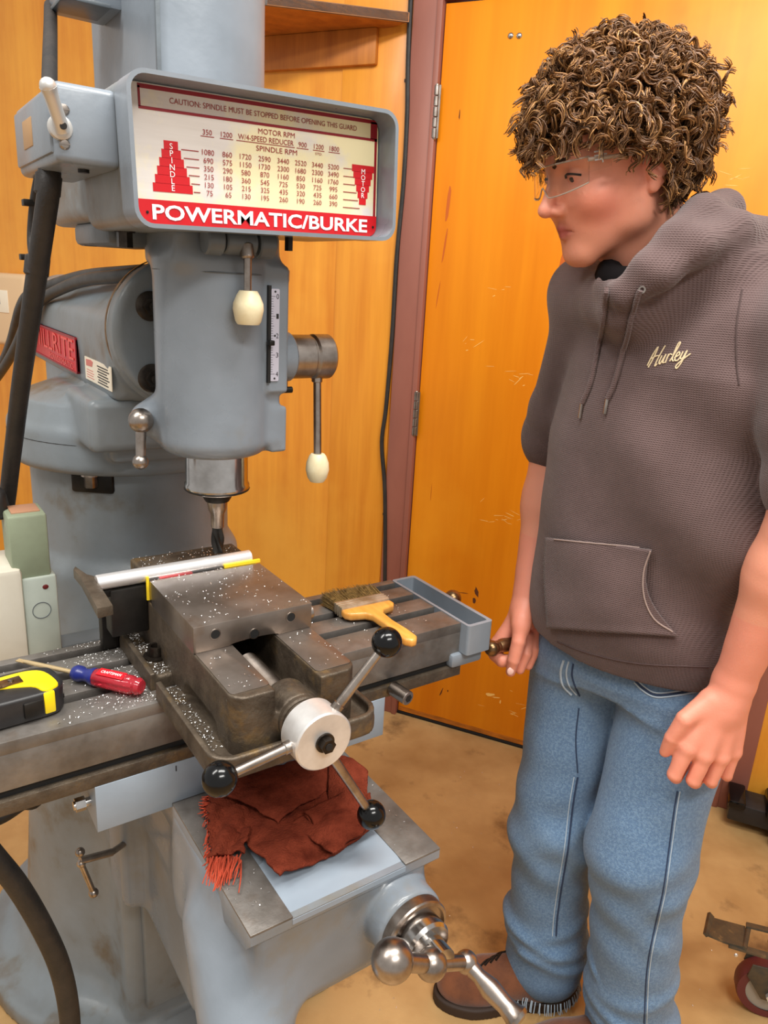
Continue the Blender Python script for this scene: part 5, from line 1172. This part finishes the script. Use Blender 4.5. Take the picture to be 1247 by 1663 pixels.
hb = np.array([hp_(*c) for c in ((.14, .1, .15), (.14, -.1, .15), (-.12, .1, .15), (-.12, -.1, .15), (.14, .1, -.2), (.14, -.1, -.2), (-.15, .1, -.22), (-.15, -.1, -.22))])
me_h = net(f_headskin, hb.min(0), hb.max(0), .0019)
# hands
def finger(P, d, js, rs, k=.004):
    q = None
    for a, b_, r0, r1 in zip(js, js[1:], rs, rs[1:]):
        s = s_cap(P, a, b_, r0, r1); q = s if q is None else smin(q, s, .0015)
    return smin(d, q, k)
def f_rarm(P):
    d = s_cap(P, ELR+UP*.06, ELR+(WRR-ELR)*.35, .044, .042); d = smin(d, s_cap(P, ELR+(WRR-ELR)*.3, WRR, .041, .0255), .02)
    Ks = [at(808, 1046, 1.238), at(823, 1046, 1.256), at(842, 1040, 1.268), at(858, 1032, 1.275)]
    for kq, r in zip(Ks, (.0135, .0135, .013, .012)): d = smin(d, s_cap(P, WRR, kq, .017, r), .014)
    d = smin(d, s_cap(P, at(850, 995, 1.235), at(846, 1014, 1.218), .018, .016), .012)
    d = finger(P, d, [at(848, 1005, 1.222), at(842, 1042, 1.203), at(834, 1072, 1.198), at(829, 1091, 1.200)], [.016, .0125, .0115, .0088], .010)      # thumb
    d = finger(P, d, [Ks[0], at(804, 1063, 1.228), at(815, 1073, 1.216), at(832, 1072, 1.214)], [.0132, .0122, .0118, .0105])
    d = finger(P, d, [Ks[1], at(858, 1034, 1.240), at(854, 1062, 1.219), at(844, 1087, 1.213)], [.0122, .0108, .0104, .0088])
    d = finger(P, d, [Ks[2], at(871, 1024, 1.250), at(869, 1054, 1.230), at(858, 1081, 1.224)], [.0118, .0102, .0096, .0082])
    d = finger(P, d, [Ks[3], at(880, 1026, 1.262), at(884, 1052, 1.248), at(876, 1074, 1.240)], [.0108, .0086, .0080, .0070])
    return d-.0006*wav(P, 160)
RX = np.stack([ELR+UP*.07, WRR, at(795, 1100, 1.2), at(895, 1030, 1.29)]); me_r = net(f_rarm, RX.min(0)-.06, RX.max(0)+.06, .0022)
def f_larm(P):
    d = s_cap(P, ELL+(SHL-ELL)*.2, ELL, .046, .044); d = smin(d, s_cap(P, ELL, ELL+(WRL-ELL)*.4, .044, .042), .02); d = smin(d, s_cap(P, ELL+(WRL-ELL)*.35, WRL, .042, .0275), .02)
    Ks = [at(1117, 1214, .972), at(1144, 1226, .968), at(1171, 1228, .974), at(1191, 1220, .984)]
    W2 = [at(1160, 1140, .985), at(1172, 1140, .982), at(1185, 1140, .984), at(1197, 1142, .99)]
    for kq, wq, r in zip(Ks, W2, (.0135, .0135, .013, .0122)): d = smin(d, s_cap(P, wq, kq, .0175, r), .012)
    d = smin(d, s_cap(P, WRL, at(1176, 1150, .985), .0275, .024), .016)
    for kq, pa_, pb2, pc_, r in ((Ks[0], (1095, 1258, .972), (1097, 1262, 1.0), (1112, 1240, 1.015), .0112), (Ks[1], (1126, 1267, .968), (1128, 1270, .998), (1138, 1246, 1.012), .0112), (Ks[2], (1154, 1267, .974), (1155, 1270, 1.0), (1162, 1246, 1.012), .0106), (Ks[3], (1179, 1257, .984), (1180, 1260, 1.006), (1184, 1240, 1.016), .0094)):
        d = finger(P, d, [kq, at(*pa_), at(*pb2), at(*pc_)], [r*1.14, r*.97, r*.9, r*.8], .005)
    d = finger(P, d, [at(1150, 1140, .985), at(1112, 1168, .975), at(1091, 1198, .980), at(1079, 1221, .986)], [.0165, .0128, .0108, .0078], .010)
    return d-.0006*wav(P, 160)
LX = np.stack([ELL, WRL, at(1070, 1280, .96), at(1205, 1280, 1.02), ELL+(SHL-ELL)*.2]); me_l = net(f_larm, LX.min(0)-.06, LX.max(0)+.06, .0024)
# slim core inside the clothes joins head, arms and legs into one figure
def f_core(P):
    nk = hp_(-.055, 0, -.14); d = s_cap(P, nk, body(0, -.02, 1.36), .05, .06); d = smin(d, s_cap(P, body(0, -.01, 1.34), body(0, 0, .85), .09, .09), .04)
    for S_, E_ in ((SHR, ELR), (SHL, ELL)): d = smin(d, s_cap(P, body(0, -.01, 1.37), S_, .05, .045), .03); d = smin(d, s_cap(P, S_, E_, .04, .036), .02)
    for H0_, K_, A_ in ((HR, KR, AR), (HL_, KL, AL)): d = smin(d, s_cap(P, H0_, K_, .065, .05), .03); d = smin(d, s_cap(P, K_, A_+UP*.02, .05, .04), .02)
    return d
me_c = net(f_core, (T0[0]-.42, T0[1]-.42, .02), (T0[0]+.42, T0[1]+.36, 1.52), .013)
bmb = B()
for me_ in (me_h, me_r, me_l, me_c): bmb.from_mesh(me_); bpy.data.meshes.remove(me_)
mb = bpy.data.meshes.new('body'); bmb.to_mesh(mb); bmb.free()
# skin colour: lips, flushed cheeks and knuckles as colour of the skin itself
co = np.empty(len(mb.vertices)*3); mb.vertices.foreach_get('co', co); co = co.reshape(-1, 3); Q = (co-H0)@AXH.T; Qa = np.abs(Q[:, 1])
def g(c, r): return np.exp(-(((Q[:, 0]-c[0])/r[0])**2+((Qa-c[1])/r[1])**2+((Q[:, 2]-c[2])/r[2])**2))
sk = np.tile(np.array(srgb((226, 152, 124))), (len(co), 1))
def blend(m, c):
    global sk
    sk = sk*(1-m[:, None])+np.array(srgb(c))*m[:, None]
blend(.65*g((.06, .045, -.03), (.035, .03, .03)), (214, 112, 96)); blend(.5*g((.109, 0, -.028), (.016, .016, .014)), (220, 120, 108)); blend(.35*g((0, .075, 0), (.03, .02, .03)), (212, 110, 92))
blend(np.clip(1.5*g((.092, 0, -.0580), (.022, .017, .0095)), 0, 1)*(Q[:, 0] > .072), (162, 74, 66)); blend(.30*g((.08, 0, -.09), (.04, .045, .035)), (170, 112, 88))
blend(.30*g((.082, .031, .002), (.02, .02, .012)), (170, 100, 88))
hand = (co[:, 2] < 1.0) & (np.linalg.norm(Q, axis=1) > .3); blend(.30*hand, (226, 128, 112))
ca_ = mb.color_attributes.new('skin', 'FLOAT_COLOR', 'POINT'); ca_.data.foreach_set('color', np.concatenate([sk, np.ones((len(sk), 1))], 1).ravel().astype(np.float32))
M['skin'] = mat('skin', (226, 152, 124), .48, 0, bump=.12, bscale=380, sub=.18)
nt = M['skin'].node_tree; vc = nt.nodes.new('ShaderNodeVertexColor'); vc.layer_name = 'skin'; nt.links.new(vc.outputs[0], nt.nodes['Principled BSDF'].inputs['Base Color'])
bodyo = obj('body', mb, 'skin', person, 180)
# nails
for c, n_, ex_, w_, l_ in ((at(829, 1090, 1.191), -FH, nrm(at(829, 1091, 1.2)-at(834, 1072, 1.198)), .0062, .0085),):
    b = B(); m_ = frame(c, ex_, n_); ball(b, (0, 0, 0), 1, 16, (l_, w_, .0022)); xf(b, b.verts[:], m_); obj('thumb_nail', b, mat('nail', (250, 206, 196), .25), bodyo)
# eyes, brows
for s in (-1, 1):
    c = hp_(.0785, .031*s, .0105); b = B(); ball(b, c, .0118, 24); ey_ = obj('eye', b, mat('eye_white', (228, 214, 204), .2), bodyo)
    gz = nrm(HFv*.93-HU*.36); b = B(); lathe(b, [(0, .0121), (.003, .0119), (.0054, .0107), (.0056, .0100), (0, .0095)], axisframe(c, gz), 20); obj('iris', b, mat('dark_iris', (52, 40, 32), .1), bodyo)
    b = B(); tube(b, [hp_(.1005, .012*s, .0270), hp_(.0995, .024*s, .0315), hp_(.0905, .040*s, .0325), hp_(.078, .051*s, .027)], lambda t_: .0042*(1-.6*t_), 8, 6); obj('eyebrow', b, mat('brow_hair', (62, 38, 22), .8), bodyo)
    b = B(); tube(b, [hp_(.0890, .0185*s, .0100), hp_(.0925, .025*s, .0132), hp_(.0915, .034*s, .0136), hp_(.082, .0455*s, .0095)], .0015, 6, 6); obj('upper_lash', b, mat('lash', (40, 24, 16), .8), bodyo)
# ---- hair: a dark under layer and several thousand curled strands
def f_cap(P):
    Q = (P-H0)@AXH.T; d = s_ell(Q, (-.012, 0, .060), (.114, .094, .088))
    cut = Q[..., 2]-np.interp(Q[..., 0], [-.14, -.07, -.045, -.02, .03, .06, .09, .14], [-.075, -.06, -.02, .026, .040, .054, .058, .060])
    d = np.maximum(d, -cut); return d-.006*wav(P, 75)-.003*wav(P+2, 160)
hb2 = np.array([hp_(*c) for c in ((.15, .13, .2), (.15, -.13, .2), (-.16, .13, .2), (-.16, -.13, .2), (.15, .13, -.1), (.15, -.13, -.1), (-.16, .13, -.1), (-.16, -.13, -.1))])
M['hair_under'] = mat('dark_hair', (58, 36, 20), .7, 0, (84, 54, 30), 60, bump=.6, bscale=200)
hair = obj('hair', net(f_cap, hb2.min(0), hb2.max(0), .004), 'hair_under', person, 180)
M['hair'] = mat('curly_brown_hair', (112, 72, 38), .42, 0, spec=.5)
nt = M['hair'].node_tree; N_ = nt.nodes; L_ = nt.links; gi = N_.new('ShaderNodeNewGeometry'); cr = N_.new('ShaderNodeValToRGB'); L_.new(gi.outputs['Random Per Island'], cr.inputs[0])
cr.color_ramp.elements[0].color = (*srgb((84, 54, 28)), 1); cr.color_ramp.elements[1].color = (*srgb((186, 138, 84)), 1); e_ = cr.color_ramp.elements.new(.7); e_.color = (*srgb((122, 82, 45)), 1); L_.new(cr.outputs[0], N_['Principled BSDF'].inputs['Base Color'])
HV, HF_ = [], []
def strand(path, r0):
    P = np.array(path); m = len(P); T = np.gradient(P, axis=0); T /= np.linalg.norm(T, axis=1)[:, None]+1e-9
    u = np.cross(T, (.3, .5, .81)); u /= np.linalg.norm(u, axis=1)[:, None]+1e-9; v = np.cross(T, u); base = len(HV)
    for i in range(m):
        r = r0*(1-.55*(i/(m-1))**3)
        for k in range(3): a = 2.094*k; HV.append(P[i]+r*(u[i]*math.cos(a)+v[i]*math.sin(a)))
    for i in range(m-1):
        for k in range(3): HF_.append((base+3*i+k, base+3*i+(k+1) % 3, base+3*i+3+(k+1) % 3, base+3*i+3+k))
nl = 0
while nl < 1300:
    n_ = rng.normal(size=3); n_ /= np.linalg.norm(n_); x, y, z = n_
    sx, sy, sz = -.010+.100*x, .080*y, .060+.086*z
    lim = np.interp(sx, [-.14, -.07, -.045, -.02, .03, .06, .085, .10], [-.055, -.045, .004, .040, .054, .068, .066, .066])
    if sz < lim: continue
    nl += 1
    nrm_ = nrm(HFv*x/.1+HL*y/.08+HU*z/.086); root = hp_(sx, sy, sz)
    low = np.clip((.11-sz)/.10, 0, 1)
    tang = nrm(np.cross(nrm_, rng.normal(size=3))); drop = -UP+nrm_*(nrm_@UP); fall = nrm(tang*.75+drop*(.35+.9*low)+nrm_*.30+HFv*.2*max(x, 0)); L = rng.uniform(.026, .048)
    if sx < -.06 and sz < .02: L *= .8
    turns = rng.uniform(1.2, 2.3); hr = rng.uniform(.006, .0125); ph = rng.uniform(0, 6.28); sg = rng.choice((-1, 1))
    e1 = nrm(np.cross(fall, nrm_)); e2 = np.cross(fall, e1); m = 17; t = np.linspace(0, 1, m)
    cen = root+np.outer(np.sin(t*1.9), nrm_)*rng.uniform(.010, .026)+np.outer(t, fall)*L+np.outer(t*t, -UP)*.010*(1+low)
    for q in range(7):
        pq = ph+rng.normal(0, .16); hq = hr*(1+rng.normal(0, .14)); off = rng.normal(0, .0018, 3)
        ang = pq+sg*t*turns*2*math.pi
        pth = cen+off+(np.minimum(1, t*2.5)*(1-.35*t)*hq)[:, None]*(np.cos(ang)[:, None]*e1+np.sin(ang)[:, None]*e2); rr_ = rng.uniform(.0008, .0016)
        lq_ = (pth-H0)@AXH.T; xl = .1135-.030*np.minimum(np.abs(lq_[:, 1])/.068, 1)**2.6
        if ((np.abs(lq_[:, 0]-xl) < .0055) & (np.abs(lq_[:, 1]) < .069) & (lq_[:, 2] > -.016) & (lq_[:, 2] < .032)).any(): continue       # hair keeps clear of the lens
        strand(pth, rr_)
mh = bpy.data.meshes.new('curls'); mh.from_pydata([tuple(v) for v in HV], [], HF_); mh.update()
tag(obj('curls', mh, 'hair', hair, 180), kind='stuff')
# ---- safety glasses
sg_ = thing('safety_glasses', 'clear plastic safety glasses worn over the eyes of the person', 'glasses', hp_(.10, 0, .01))
M['clear'] = mat('clear_plastic', (250, 250, 246), .03, 0, trans=1., ior=1.18, spec=.5)
M['frame_clear'] = mat('clear_frame_edge', (214, 204, 190), .15, 0, trans=.55, ior=1.3)
def lens(u, v):
    a = (u-.5)*2; y = .068*a; x = .1135-.030*abs(a)**2.6; hgt = .040*(1-.25*abs(a)**3)*(1-.35*math.exp(-(a/.12)**2)*(1-v)); return hp_(x-.004*(v-.5), y, .029-hgt+hgt*v)
b = B(); quadgrid(b, lens, 40, 12, .0014); bmesh.ops.recalc_face_normals(b, faces=b.faces[:]); obj('lens', b, 'clear', sg_, 180)
b = B(); tube(b, [lens(i/24, 1.) for i in range(25)], .0012, 6, 2); obj('brow_edge', b, 'frame_clear', sg_)
b = B(); tube(b, [lens(i/24, 0.) for i in range(25)], .0009, 6, 2); obj('lower_edge', b, 'frame_clear', sg_)
for s in (-1, 1):
    b = B(); q0 = [hp_(.0845, .069*s, .026), hp_(.06, .076*s, .024), hp_(.02, .0795*s, .021), hp_(-.005, .0825*s, .018)]
    tube(b, q0, .0026, 8, 6); ta_ = obj('temple_arm', b, 'frame_clear', sg_)
    b = B()
    for k in range(3): box(b, (-.009, -.0006, -.0009), (.009, .0006, .0009), 0, frame(hp_(.070, .0755*s, .033-.0048*k), HFv, HU))
    box(b, (-.0008, -.0006, -.009), (.0008, .0006, .009), 0, frame(hp_(.068, .0758*s, .028), HFv, HU)); obj('vent_grille', b, 'alu', ta_)
    b = B(); quadgrid(b, lambda u, v: hp_(.086-.030*u, (.068+.008*u)*s, .036-.026*v+.006*u*(v-.5)), 8, 8, .001); bmesh.ops.recalc_face_normals(b, faces=b.faces[:]); obj('side_shield', b, 'clear', ta_)
